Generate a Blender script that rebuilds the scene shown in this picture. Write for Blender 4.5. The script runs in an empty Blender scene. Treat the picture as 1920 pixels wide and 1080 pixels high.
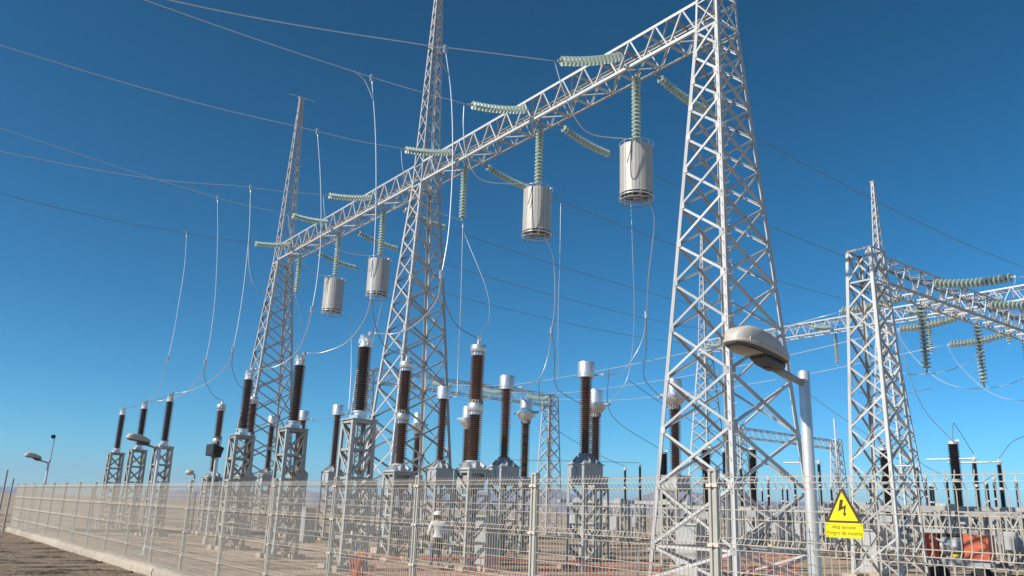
import bpy, bmesh, math, random
from mathutils import Vector, Matrix
random.seed(7)
PI = math.pi
R = math.radians
SC = bpy.context.scene
COL = SC.collection

# ------------------------------------------------------------------ camera, sky, sun, exposure
# world frame: Y runs along the fence (away from the camera), X runs into the substation, Z up
PHI, PITCH, ROLL, CAMH = 0.641536, 0.263549, 0.03729, 1.716
fwd = Vector((math.sin(PHI) * math.cos(PITCH), math.cos(PHI) * math.cos(PITCH), math.sin(PITCH)))
lev = Vector((math.cos(PHI), -math.sin(PHI), 0))
upv = lev.cross(fwd)
cx = lev * math.cos(ROLL) + upv * math.sin(ROLL)
cy = -lev * math.sin(ROLL) + upv * math.cos(ROLL)
cam_d = bpy.data.cameras.new('camera')
cam = bpy.data.objects.new('camera', cam_d)
COL.objects.link(cam)
mw = Matrix((cx, cy, -fwd)).transposed().to_4x4()
mw.translation = (0, 0, CAMH)
cam.matrix_world = mw
cam_d.sensor_width = 36
cam_d.lens = 36 * 1551.3 / 1920
cam_d.clip_start = 0.05
cam_d.clip_end = 40000
SC.camera = cam

SUN_EL = R(33)
TO_SUN = Vector((-0.988 * math.cos(SUN_EL), 0.155 * math.cos(SUN_EL), math.sin(SUN_EL))).normalized()
world = bpy.data.worlds.new('World')
SC.world = world
world.use_nodes = True
wn, wl = world.node_tree.nodes, world.node_tree.links
sky = wn.new('ShaderNodeTexSky')
sky.sky_type = 'NISHITA'
sky.sun_disc = False
sky.sun_elevation = SUN_EL
sky.sun_rotation = math.atan2(TO_SUN.x, TO_SUN.y)
sky.altitude = 2300
sky.air_density = 1.0
sky.dust_density = 0.1
sky.ozone_density = 4.0
bg = wn['Background']
bg.inputs['Strength'].default_value = 0.1
# the deep, saturated rendering of a clear high desert sky: one response curve for the whole dome
sep = wn.new('ShaderNodeSeparateColor')
com = wn.new('ShaderNodeCombineColor')
wl.new(sky.outputs[0], sep.inputs[0])
for ch, (g, a) in enumerate(((1.95, 0.10), (1.36, 0.505), (1.46, 0.42))):
    pw = wn.new('ShaderNodeMath')
    pw.operation = 'POWER'
    pw.inputs[1].default_value = g
    ml = wn.new('ShaderNodeMath')
    ml.operation = 'MULTIPLY'
    ml.inputs[1].default_value = a
    wl.new(sep.outputs[ch], pw.inputs[0])
    wl.new(pw.outputs[0], ml.inputs[0])
    wl.new(ml.outputs[0], com.inputs[ch])
wl.new(com.outputs[0], bg.inputs['Color'])
sun_d = bpy.data.lights.new('sun', 'SUN')
sun_d.energy = 4.2
sun_d.angle = R(0.53)
sun_d.color = (1.0, 0.93, 0.83)
sun = bpy.data.objects.new('sun', sun_d)
COL.objects.link(sun)
sun.rotation_euler = TO_SUN.to_track_quat('Z', 'Y').to_euler()
SC.view_settings.view_transform = 'Standard'
SC.view_settings.look = 'None'
SC.view_settings.exposure = 0.35
SC.view_settings.gamma = 1
SC.view_settings.use_curve_mapping = False
SC.render.engine = 'CYCLES'
SC.cycles.max_bounces = 8
SC.cycles.transparent_max_bounces = 16
SC.cycles.volume_bounces = 1
SC.cycles.sample_clamp_indirect = 6
SC.render.film_transparent = False

# ------------------------------------------------------------------ materials
MATS = {}


def mat(name, col, rough=0.5, metal=0.0, var=0.0, vscale=3.0, bump=0.0, bscale=20.0, col2=None, trans=0.0, ior=1.45, spec=0.5, rnd=0.0):
    m = bpy.data.materials.new(name)
    m.use_nodes = True
    nt = m.node_tree
    b = nt.nodes['Principled BSDF']
    b.inputs['Base Color'].default_value = (*col, 1)
    b.inputs['Roughness'].default_value = rough
    b.inputs['Metallic'].default_value = metal
    b.inputs['Transmission Weight'].default_value = trans
    b.inputs['IOR'].default_value = ior
    b.inputs['Specular IOR Level'].default_value = spec
    tc = nt.nodes.new('ShaderNodeTexCoord')
    if var or col2:
        no = nt.nodes.new('ShaderNodeTexNoise')
        no.inputs['Scale'].default_value = vscale
        no.inputs['Detail'].default_value = 5
        no.inputs['Roughness'].default_value = 0.62
        nt.links.new(tc.outputs['Object'], no.inputs['Vector'])
        rp = nt.nodes.new('ShaderNodeValToRGB')
        rp.color_ramp.elements[0].position = 0.34
        rp.color_ramp.elements[1].position = 0.68
        c2 = col2 if col2 else tuple(c * (1 - var) for c in col)
        rp.color_ramp.elements[0].color = (*c2, 1)
        rp.color_ramp.elements[1].color = (*col, 1)
        nt.links.new(no.outputs['Fac'], rp.inputs[0])
        nt.links.new(rp.outputs[0], b.inputs['Base Color'])
    if rnd:
        oi = nt.nodes.new('ShaderNodeObjectInfo')
        mr = nt.nodes.new('ShaderNodeMapRange')
        mr.inputs[3].default_value = 1 - rnd
        mr.inputs[4].default_value = 1 + rnd * .35
        nt.links.new(oi.outputs['Random'], mr.inputs[0])
        vm = nt.nodes.new('ShaderNodeVectorMath')
        vm.operation = 'SCALE'
        src = b.inputs['Base Color'].links[0].from_socket if b.inputs['Base Color'].links else None
        if src:
            nt.links.new(src, vm.inputs[0])
        else:
            vm.inputs[0].default_value = col
        nt.links.new(mr.outputs[0], vm.inputs['Scale'])
        nt.links.new(vm.outputs[0], b.inputs['Base Color'])
    if bump:
        n2 = nt.nodes.new('ShaderNodeTexNoise')
        n2.inputs['Scale'].default_value = bscale
        n2.inputs['Detail'].default_value = 6
        nt.links.new(tc.outputs['Object'], n2.inputs['Vector'])
        bp = nt.nodes.new('ShaderNodeBump')
        bp.inputs['Strength'].default_value = bump
        bp.inputs['Distance'].default_value = 0.05
        nt.links.new(n2.outputs['Fac'], bp.inputs['Height'])
        nt.links.new(bp.outputs[0], b.inputs['Normal'])
    MATS[name] = m
    return m


STEEL = mat('galvanised_steel', (0.66, 0.66, 0.635), 0.5, 0.15, 0.30, 2.2, rnd=0.24)
STEEL_D = mat('weathered_steel', (0.42, 0.44, 0.44), 0.55, 0.25, 0.25, 3.0)
ALU = mat('cast_aluminium', (0.80, 0.80, 0.79), 0.36, 0.72, 0.1, 5.0, rnd=0.18)
ALU_P = mat('painted_aluminium', (0.72, 0.72, 0.70), 0.42, 0.35, 0.12, 6.0)
TRAP = mat('trap_winding', (0.55, 0.525, 0.475), 0.46, 0.12, 0.10, 4.0, rnd=0.16)
TRAP_IN = mat('trap_core', (0.12, 0.115, 0.11), 0.7, 0.1, 0.2, 6.0)
BROWN = mat('brown_porcelain', (0.235, 0.130, 0.090), 0.28, 0, 0.3, 3.0, rnd=0.18)
DARKP = mat('dark_porcelain', (0.15, 0.108, 0.090), 0.3, 0, 0.3, 3.0, rnd=0.18)
BLACKP = mat('black_porcelain', (0.035, 0.030, 0.030), 0.35, 0, 0.3, 3.0, rnd=0.18)
CEMENT = mat('flange_grey', (0.42, 0.40, 0.37), 0.7, 0.1, 0.25, 12.0)
GLASS = mat('toughened_glass', (0.72, 0.83, 0.75), 0.25, 0, 0.0, 3, trans=0.30, ior=1.45, spec=0.35)
_nt = GLASS.node_tree
_tr = _nt.nodes.new('ShaderNodeBsdfTranslucent')
_tr.inputs[0].default_value = (0.80, 0.88, 0.82, 1)
_mx = _nt.nodes.new('ShaderNodeMixShader')
_mx.inputs[0].default_value = 0.6
_nt.links.new(_nt.nodes['Principled BSDF'].outputs[0], _mx.inputs[1])
_nt.links.new(_tr.outputs[0], _mx.inputs[2])
_nt.links.new(_mx.outputs[0], _nt.nodes['Material Output'].inputs['Surface'])
PIN = mat('cap_iron', (0.34, 0.35, 0.34), 0.5, 0.5, 0.2, 8)
WIRE = mat('aluminium_strand', (0.74, 0.76, 0.78), 0.38, 0.55, 0.1, 30)
WIRE_M = mat('weathered_strand', (0.48, 0.50, 0.52), 0.45, 0.4, 0.1, 30)
WIRE_D = mat('dull_strand', (0.25, 0.27, 0.29), 0.5, 0.4, 0.1, 30)
TANK = mat('tank_paint', (0.50, 0.51, 0.50), 0.45, 0.1, 0.15, 4, rnd=0.18)
FENCE = mat('fence_galvanised', (0.74, 0.65, 0.53), 0.6, 0.05, 0.15, 9)
FPOST = mat('fence_post_paint', (0.60, 0.58, 0.51), 0.5, 0.1, 0.15, 6, rnd=0.18)
STEEL_P = mat('pedestal_steel', (0.50, 0.50, 0.46), 0.5, 0.12, 0.22, 3, rnd=0.24)
CONC = mat('concrete', (0.52, 0.45, 0.36), 0.85, 0, 0.25, 5, 0.4, 30, rnd=0.18)
LAMP = mat('lamp_housing', (0.56, 0.52, 0.46), 0.5, 0.05, 0.12, 5)
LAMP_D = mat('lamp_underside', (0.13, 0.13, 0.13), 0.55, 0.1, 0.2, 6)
LENS = mat('lamp_lens', (0.34, 0.32, 0.25), 0.2, 0, 0.3, 9)
BLACK = mat('black_metal', (0.022, 0.022, 0.023), 0.55, 0.0, 0.2, 8)
YELLOW = mat('sign_yellow', (0.88, 0.77, 0.01), 0.45, 0, 0.14, 9)
INK = mat('sign_print', (0.075, 0.04, 0.015), 0.6)
ORANGE = mat('orange_paint', (0.70, 0.16, 0.075), 0.6, 0, 0.35, 4)
YPAINT = mat('yellow_paint', (0.72, 0.55, 0.04), 0.45, 0, 0.15, 5)
RUBBER = mat('rubber', (0.03, 0.03, 0.03), 0.8)
NET = mat('orange_netting', (0.62, 0.17, 0.11), 0.7)
SKIN = mat('skin', (0.36, 0.20, 0.13), 0.55)
SHIRT = mat('white_shirt', (0.80, 0.79, 0.77), 0.85, 0, 0.08, 14)
JEANS = mat('blue_jeans', (0.12, 0.17, 0.25), 0.85, 0, 0.35, 9)
HELMET = mat('helmet_white', (0.82, 0.80, 0.76), 0.35)
BOOT = mat('boot_leather', (0.06, 0.04, 0.03), 0.7)
HAIR = mat('hair', (0.012, 0.01, 0.008), 0.6)


def ground_mat(name, a, b, c, fine, dark):
    m = bpy.data.materials.new(name)
    m.use_nodes = True
    nt = m.node_tree
    L = nt.links.new
    bs = nt.nodes['Principled BSDF']
    bs.inputs['Roughness'].default_value = 0.95
    bs.inputs['Specular IOR Level'].default_value = 0.15
    tc = nt.nodes.new('ShaderNodeTexCoord')

    def noise(sc, det=6, ro=0.6):
        n = nt.nodes.new('ShaderNodeTexNoise')
        n.inputs['Scale'].default_value = sc
        n.inputs['Detail'].default_value = det
        n.inputs['Roughness'].default_value = ro
        L(tc.outputs['Object'], n.inputs['Vector'])
        return n

    def ramp(src, p0, p1, c0, c1):
        r = nt.nodes.new('ShaderNodeValToRGB')
        r.color_ramp.elements[0].position = p0
        r.color_ramp.elements[1].position = p1
        r.color_ramp.elements[0].color = (*c0, 1)
        r.color_ramp.elements[1].color = (*c1, 1)
        L(src, r.inputs[0])
        return r
    big = ramp(noise(0.22).outputs['Fac'], 0.35, 0.66, a, b)
    mid = noise(1.9, 8, 0.7)
    mx = nt.nodes.new('ShaderNodeMixRGB')
    L(ramp(mid.outputs['Fac'], 0.44, 0.66, (0, 0, 0), (0.95, 0.95, 0.95)).outputs[0], mx.inputs[0])
    L(big.outputs[0], mx.inputs[1])
    mx.inputs[2].default_value = (*c, 1)
    vor = nt.nodes.new('ShaderNodeTexVoronoi')
    vor.inputs['Scale'].default_value = fine
    L(tc.outputs['Object'], vor.inputs['Vector'])
    st = ramp(vor.outputs['Color'], 0.05, 0.9, (dark,) * 3, (1.15,) * 3)
    m2 = nt.nodes.new('ShaderNodeMixRGB')
    m2.blend_type = 'MULTIPLY'
    m2.inputs[0].default_value = 0.85
    L(mx.outputs[0], m2.inputs[1])
    L(st.outputs[0], m2.inputs[2])
    L(m2.outputs[0], bs.inputs['Base Color'])
    bp = nt.nodes.new('ShaderNodeBump')
    bp.inputs['Strength'].default_value = 0.8
    bp.inputs['Distance'].default_value = 0.04
    ad = nt.nodes.new('ShaderNodeMath')
    L(vor.outputs['Distance'], ad.inputs[0])
    L(mid.outputs['Fac'], ad.inputs[1])
    L(ad.outputs[0], bp.inputs['Height'])
    L(bp.outputs[0], bs.inputs['Normal'])
    return m


G_DESERT = ground_mat('desert_soil', (0.47, 0.35, 0.245), (0.56, 0.43, 0.315), (0.38, 0.285, 0.20), 1.2, 0.8)
G_YARD = ground_mat('yard_gravel', (0.54, 0.41, 0.29), (0.63, 0.485, 0.355), (0.43, 0.325, 0.235), 14.0, 0.62)
G_ROAD = ground_mat('dirt_road', (0.265, 0.20, 0.14), (0.35, 0.27, 0.19), (0.19, 0.142, 0.10), 9.0, 0.75)
HILL = mat('hill_rock', (0.40, 0.32, 0.28), 0.95, 0, 0.35, 0.004)

# ------------------------------------------------------------------ helpers


def tag(o, label=None, cat=None, group=None, kind=None):
    if label:
        o['label'] = label
    if cat:
        o['category'] = cat
    if group:
        o['group'] = group
    if kind:
        o['kind'] = kind
    return o


def link(name, data, parent=None):
    o = bpy.data.objects.new(name, data)
    COL.objects.link(o)
    if parent is not None:
        o.parent = parent
    return o


def thing(name, label, cat, loc=(0, 0, 0), rz=0, group=None):
    o = link(name, None)
    o.empty_display_size = 0.2
    o.location = loc
    o.rotation_euler = (0, 0, rz)
    return tag(o, label, cat, group)


def mesh(name, verts, faces, m, smooth=False, mats=None, midx=None):
    me = bpy.data.meshes.new(name)
    me.from_pydata([tuple(v) for v in verts], [], faces)
    for q in (mats or [m]):
        me.materials.append(q)
    if midx:
        me.polygons.foreach_set('material_index', midx)
    if smooth:
        me.polygons.foreach_set('use_smooth', [True] * len(me.polygons))
    me.update()
    return me


class MB:
    def __init__(s):
        s.v, s.f, s.mi = [], [], []

    def add(s, v, f, mi=0):
        n = len(s.v)
        s.v += [tuple(p) for p in v]
        s.f += [tuple(i + n for i in q) for q in f]
        s.mi += [mi] * len(f)

    def box(s, c, d, mi=0, rot=None):
        v = [Vector((x * d[0] / 2, y * d[1] / 2, z * d[2] / 2)) for z in (-1, 1) for y in (-1, 1) for x in (-1, 1)]
        if rot is not None:
            v = [rot @ p for p in v]
        s.add([p + Vector(c) for p in v], [(0, 2, 3, 1), (4, 5, 7, 6), (0, 1, 5, 4), (2, 6, 7, 3), (0, 4, 6, 2), (1, 3, 7, 5)], mi)

    def tube(s, pts, r, n=6, mi=0, cap=True):
        pts = [Vector(p) for p in pts]
        rr = r if isinstance(r, (list, tuple)) else [r] * len(pts)
        base = []
        prev = None
        for i, p in enumerate(pts):
            d = (pts[min(i + 1, len(pts) - 1)] - pts[max(i - 1, 0)]).normalized()
            if prev is None:
                a = Vector((0, 0, 1)) if abs(d.z) < 0.9 else Vector((1, 0, 0))
                x = d.cross(a).normalized()
            else:
                x = (prev - d * prev.dot(d)).normalized()
            prev = x
            y = d.cross(x)
            base += [p + (x * math.cos(2 * PI * k / n) + y * math.sin(2 * PI * k / n)) * rr[i] for k in range(n)]
        f = []
        for i in range(len(pts) - 1):
            for k in range(n):
                f.append((i * n + k, i * n + (k + 1) % n, (i + 1) * n + (k + 1) % n, (i + 1) * n + k))
        if cap:
            f.append(tuple(range(n - 1, -1, -1)))
            f.append(tuple((len(pts) - 1) * n + k for k in range(n)))
        s.add(base, f, mi)

    def lathe(s, prof, n=16, mi=0, c=(0, 0, 0), mis=None):
        v = [(c[0] + r * math.cos(2 * PI * k / n), c[1] + r * math.sin(2 * PI * k / n), c[2] + z) for r, z in prof for k in range(n)]
        m0 = len(s.v)
        s.v += v
        for i in range(len(prof) - 1):
            for k in range(n):
                s.f.append((m0 + i * n + k, m0 + i * n + (k + 1) % n, m0 + (i + 1) * n + (k + 1) % n, m0 + (i + 1) * n + k))
                s.mi.append(mis[i] if mis else mi)
        if prof[0][0] > 1e-4:
            s.f.append(tuple(m0 + k for k in range(n - 1, -1, -1)))
            s.mi.append(mis[0] if mis else mi)
        if prof[-1][0] > 1e-4:
            s.f.append(tuple(m0 + (len(prof) - 1) * n + k for k in range(n)))
            s.mi.append(mis[-1] if mis else mi)

    def data(s, name, mats, smooth=False):
        mats = mats if isinstance(mats, list) else [mats]
        me = mesh(name, s.v, s.f, None, smooth, mats, s.mi)
        return me

    def obj(s, name, mats, parent=None, smooth=False):
        return link(name, s.data(name, mats, smooth), parent)


def soft(o, ang=40):
    me = o.data
    me.polygons.foreach_set('use_smooth', [True] * len(me.polygons))
    me.set_sharp_from_angle(angle=R(ang))
    return o


# one unit-length rolled angle, shared by every lattice member
_T = 0.16
angle_me = mesh('angle_bar', [(x, y, z) for z in (0, 1) for x, y in ((-.5, 0), (.5, 0), (.5, _T), (-.5 + _T, _T), (-.5 + _T, 1), (-.5, 1))],
                [(5, 4, 3, 2, 1, 0), (6, 7, 8, 9, 10, 11)] + [(i, (i + 1) % 6, 6 + (i + 1) % 6, 6 + i) for i in range(6)], STEEL)
leg_me = mesh('corner_angle', [(x, y, z) for z in (0, 1) for x, y in ((0, 0), (1, 0), (1, .12), (.12, .12), (.12, 1), (0, 1))],
              [(5, 4, 3, 2, 1, 0), (6, 7, 8, 9, 10, 11)] + [(i, (i + 1) % 6, 6 + (i + 1) % 6, 6 + i) for i in range(6)], STEEL)
angle_ped = angle_me.copy()
angle_ped.materials[0] = STEEL_P
leg_ped = leg_me.copy()
leg_ped.materials[0] = STEEL_P


def member(name, parent, p0, p1, size, inward, shift=0.0, me=None):
    """an angle section from p0 to p1, one flange in the face, the other pointing inward"""
    p0, p1 = Vector(p0), Vector(p1)
    z = p1 - p0
    ln = z.length
    zd = z / ln
    y = Vector(inward)
    y = (y - zd * y.dot(zd)).normalized()
    x = y.cross(zd)
    m = Matrix((x * size, y * size, zd * ln)).transposed().to_4x4()
    m.translation = p0 + y * shift
    o = link(name, me or angle_me, parent)
    o.matrix_local = m
    return o


def leg_member(name, parent, p0, p1, size, dx, dy, me=None):
    p0, p1 = Vector(p0), Vector(p1)
    z = p1 - p0
    ln = z.length
    zd = z / ln
    x, y = Vector(dx), Vector(dy)
    if x.cross(y).dot(zd) < 0:
        x, y = y, x
    x = (x - zd * x.dot(zd)).normalized()
    y = (y - zd * y.dot(zd)).normalized()
    m = Matrix((x * size, y * size, z)).transposed().to_4x4()
    m.translation = p0
    o = link(name, me or leg_me, parent)
    o.matrix_local = m
    return o


def copy_tree(o, parent=None):
    c = o.copy()
    COL.objects.link(c)
    c.parent = parent
    for ch in list(o.children):
        copy_tree(ch, c)
    return c


def place(proto, loc, rz=0, label=None, group=None, first=[]):
    """first use moves the built thing itself, later uses copy it"""
    if proto.name in first:
        o = copy_tree(proto)
    else:
        o = proto
        first.append(proto.name)
    o.location = loc
    o.rotation_euler = (0, 0, rz)
    if label:
        o['label'] = label
    if group:
        o['group'] = group
    return o


def spline(pts, n=8):
    P = [Vector(p) for p in pts]
    P = [P[0] * 2 - P[1]] + P + [P[-1] * 2 - P[-2]]
    out = []
    for i in range(1, len(P) - 2):
        a, b, c, d = P[i - 1:i + 3]
        for k in range(n):
            t = k / n
            out.append(0.5 * ((2 * b) + (c - a) * t + (2 * a - 5 * b + 4 * c - d) * t * t + (3 * b - 3 * c + d - a) * t ** 3))
    out.append(P[-2])
    return out


# ------------------------------------------------------------------ ground, road, kerb, hills, haze
def sheet(name, x0, x1, y0, y1, z, m, nx=1, ny=1, amp=0.0):
    v, f = [], []
    for j in range(ny + 1):
        for i in range(nx + 1):
            v.append((x0 + (x1 - x0) * i / nx, y0 + (y1 - y0) * j / ny, z + (random.uniform(-amp, amp) if amp else 0)))
    for j in range(ny):
        for i in range(nx):
            a = j * (nx + 1) + i
            f.append((a, a + 1, a + nx + 2, a + nx + 1))
    o = link(name, mesh(name, v, f, m, True))
    return tag(o, kind='structure')


sheet('desert_ground', -9000, 9000, -9000, 9000, -0.05, G_DESERT, 2, 2)
sheet('gravel_yard', 6.12, 120, -20, 110, 0.0, G_YARD, 60, 60, 0.012)
sheet('dirt_road', -30, 5.62, -15, 75, -0.035, G_ROAD, 60, 120, 0.012)

# broken furrows and clods crossing the dirt road
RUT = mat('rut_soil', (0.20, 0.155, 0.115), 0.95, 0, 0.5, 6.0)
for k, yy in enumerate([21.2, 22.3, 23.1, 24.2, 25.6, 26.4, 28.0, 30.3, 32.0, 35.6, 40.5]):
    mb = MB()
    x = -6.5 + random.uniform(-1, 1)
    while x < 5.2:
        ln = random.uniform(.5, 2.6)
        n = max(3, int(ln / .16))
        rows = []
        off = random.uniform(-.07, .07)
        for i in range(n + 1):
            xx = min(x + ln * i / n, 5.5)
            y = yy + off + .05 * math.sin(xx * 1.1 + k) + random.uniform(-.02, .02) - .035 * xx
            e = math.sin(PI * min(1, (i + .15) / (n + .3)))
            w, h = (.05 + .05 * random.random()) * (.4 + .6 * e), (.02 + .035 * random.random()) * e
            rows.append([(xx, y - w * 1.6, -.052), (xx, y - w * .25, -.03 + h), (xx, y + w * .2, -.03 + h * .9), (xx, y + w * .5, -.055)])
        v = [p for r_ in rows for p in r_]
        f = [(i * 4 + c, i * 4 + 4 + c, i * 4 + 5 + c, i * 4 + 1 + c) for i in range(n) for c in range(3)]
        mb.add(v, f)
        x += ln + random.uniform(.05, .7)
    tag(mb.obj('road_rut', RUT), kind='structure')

# graded soil ridges left across the yard
RIDGE = mat('ridge_soil', (0.34, 0.25, 0.175), 0.95, 0, 0.4, 4.0)
for k in range(34):
    yy = 15 + 70 * (k / 34) ** 1.25 + random.uniform(-.6, .6)
    mb = MB()
    x = 6.6 + random.uniform(0, 2)
    while x < 60:
        ln = random.uniform(1.5, 6)
        n = int(ln / .3)
        off = random.uniform(-.5, .5)
        v, f = [], []
        for i in range(n + 1):
            xx = x + ln * i / n
            y = yy + off + .10 * math.sin(xx * .9 + k) - .10 * xx
            e = math.sin(PI * min(1, (i + .1) / (n + .2)))
            w, h = .10 + .10 * random.random(), (.03 + .05 * random.random()) * e
            v += [(xx, y - w * 1.8, -.02), (xx, y - w * .3, h), (xx, y + w * .3, h * .85), (xx, y + w * .8, -.02)]
        f = [(i * 4 + c, i * 4 + 4 + c, i * 4 + 5 + c, i * 4 + 1 + c) for i in range(n) for c in range(3)]
        mb.add(v, f)
        x += ln + random.uniform(.5, 5)
    tag(mb.obj('soil_ridge', RIDGE), kind='structure')

# kerb under the fence, poured in lengths
KERB_END = 46.3
kerb = thing('kerb', 'pale concrete kerb running under the mesh fence', 'kerb', (0, 0, 0))
kerb['kind'] = 'structure'
prof = [(5.63, -.06), (5.63, .08), (5.66, .145), (5.73, .18), (5.84, .19), (6.06, .185), (6.11, .16), (6.12, -.06)]
y = -6.0
while y < KERB_END - .1:
    y1 = min(y + 3.0, KERB_END)
    seg = 4
    v, f = [], []
    for i in range(seg + 1):
        yy = y + .01 + (y1 - y - .02) * i / seg
        for px_, pz in prof:
            v.append((px_ + random.uniform(-.012, .012), yy, pz + (random.uniform(-.012, .012) if pz > 0 else 0)))
    n = len(prof)
    for i in range(seg):
        for k in range(n - 1):
            f.append((i * n + k, i * n + k + 1, (i + 1) * n + k + 1, (i + 1) * n + k))
    f.append(tuple(range(n)))
    f.append(tuple(range((seg + 1) * n - 1, seg * n - 1, -1)))
    soft(link('kerb_block', mesh('kerb_block', v, f, CONC), kerb), 50)
    y = y1
mb = MB()
for k, (px_, pz) in enumerate([]):
    pass
v = []
for xx in (6.13, 90):
    for py, pz in ((KERB_END - .38, -.06), (KERB_END - .38, .15), (KERB_END - .02, .15), (KERB_END - .02, -.06)):
        v.append((xx, py, pz))
link('kerb_return', mesh('kerb_return', v, [(0, 1, 5, 4), (1, 2, 6, 5), (2, 3, 7, 6), (0, 3, 2, 1), (4, 5, 6, 7)], CONC), kerb)

# scattered stones on the gravel and beside the kerb
mb = MB()
for i in range(2600):
    if i < 1500:
        x, yv = random.uniform(6.2, 15), random.uniform(7, 46)
    else:
        x, yv = random.uniform(-9, 5.5), random.uniform(9, 46)
    r_ = random.uniform(.012, .04) * (1.6 if random.random() < .05 else 1)
    z0 = 0.0 if x > 6 else -.035
    a = random.uniform(0, 6)
    pts = [(x + r_ * math.cos(a + k * 1.571) * random.uniform(.7, 1.2), yv + r_ * math.sin(a + k * 1.571) * random.uniform(.7, 1.2), z0) for k in range(4)]
    pts.append((x, yv, z0 + r_ * .8))
    mb.add(pts, [(0, 1, 4), (1, 2, 4), (2, 3, 4), (3, 0, 4)])
tag(mb.obj('loose_stones', mat('stone', (0.40, 0.32, 0.25), 0.9, 0, .4, 2.0)), kind='stuff')


def ridge(name, d, az0, az1, hs, seed, depth=900):
    rnd = random.Random(seed)
    n = 90
    v, f = [], []
    ph = [rnd.uniform(0, 6) for _ in range(8)]
    for i in range(n + 1):
        u = i / n
        az = R(az0 + (az1 - az0) * u)
        h = 0
        for k in range(8):
            h += math.sin(u * (3 + k * 4.1) * 2 + ph[k]) / (1.2 + k)
        h = max(2.0, hs * (0.62 + 0.22 * h) * min(1, u * 9, (1 - u) * 9))
        for rr, hh in ((d - depth, -1), (d - depth * .55, h * .42 * (1 + .2 * math.sin(u * 160 + seed))), (d - depth * .25, h * .75 * (1 + .1 * math.sin(u * 230 + 1))), (d, h), (d + depth * .6, -1)):
            v.append((rr * math.sin(az), rr * math.cos(az), hh))
    for i in range(n):
        for k in range(4):
            f.append((i * 5 + k, (i + 1) * 5 + k, (i + 1) * 5 + k + 1, i * 5 + k + 1))
    return tag(link(name, mesh(name, v, f, HILL)), kind='structure')


PD = math.degrees(PHI)
ridge('hills', 6600, PD - 55, PD - 27, 70, 3)
ridge('hills', 7300, PD - 24, PD + 14, 190, 5)
ridge('hills', 7000, PD + 4, PD + 62, 235, 8)

mb = MB()
mb.box((0, 0, 120), (17600, 17600, 260))
hz = mb.obj('haze', None)
hz.data.materials.clear()
hm = bpy.data.materials.new('thin_air')
hm.use_nodes = True
nt = hm.node_tree
nt.nodes.remove(nt.nodes['Principled BSDF'])
pv = nt.nodes.new('ShaderNodeVolumePrincipled')
pv.inputs['Color'].default_value = (0.50, 0.65, 0.95, 1)
pv.inputs['Density'].default_value = 0.000125
pv.inputs['Anisotropy'].default_value = 0.2
nt.links.new(pv.outputs[0], nt.nodes['Material Output'].inputs['Volume'])
hz.data.materials.append(hm)
tag(hz, kind='stuff')

# ------------------------------------------------------------------ lattice towers and beams
CORN = [(-1, -1), (1, -1), (1, 1), (-1, 1)]


def lattice(parent, levels, leg, br, horiz=(), legname='leg', brace='brace', double=True, flip=False):
    """four legs through levels [(z, half width)], X bracing on every face"""
    for sx, sy in CORN:
        leg_member(legname, parent, (sx * levels[0][1], sy * levels[0][1], levels[0][0]), (sx * levels[-1][1], sy * levels[-1][1], levels[-1][0]), leg, (-sx, 0, 0), (0, -sy, 0))
    for i in range(len(levels) - 1):
        (z0, a0), (z1, a1) = levels[i], levels[i + 1]
        for k in range(4):
            c, d = CORN[k], CORN[(k + 1) % 4]
            inn = Vector((-(c[0] + d[0]), -(c[1] + d[1]), 0)).normalized()
            e = br * .35
            cd = Vector((d[0] - c[0], d[1] - c[1], 0)).normalized() * e
            p00 = Vector((c[0] * a0, c[1] * a0, z0)) + cd
            p01 = Vector((d[0] * a0, d[1] * a0, z0)) - cd
            p10 = Vector((c[0] * a1, c[1] * a1, z1)) + cd
            p11 = Vector((d[0] * a1, d[1] * a1, z1)) - cd
            up = Vector((0, 0, e * .6))
            if flip:
                p00, p01, p10, p11 = p01, p00, p11, p10
            member(brace, parent, p00 + up, p11 - up, br, inn, -br * .17)
            if double:
                member(brace, parent, p01 + up, p10 - up, br, inn, leg * .13)
            if i in horiz:
                member(brace, parent, p00 + cd * .2, p01 - cd * .2, br, inn, leg * .14 + br * .18)
    if (len(levels) - 1) in horiz:
        z1, a1 = levels[-1]
        for k in range(4):
            c, d = CORN[k], CORN[(k + 1) % 4]
            inn = Vector((-(c[0] + d[0]), -(c[1] + d[1]), 0)).normalized()
            member(brace, parent, (c[0] * a1, c[1] * a1, z1 - .03), (d[0] * a1, d[1] * a1, z1 - .03), br * 1.2, inn, -br * .25)


def geo_levels(z0, z1, a0, a1, n, ratio):
    hs = [ratio ** i for i in range(n)]
    s = sum(hs)
    out, z = [(z0, a0)], z0
    for h in hs:
        z += h / s * (z1 - z0)
        out.append((z, a0 + (a1 - a0) * (z - z0) / (z1 - z0)))
    return out


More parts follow.
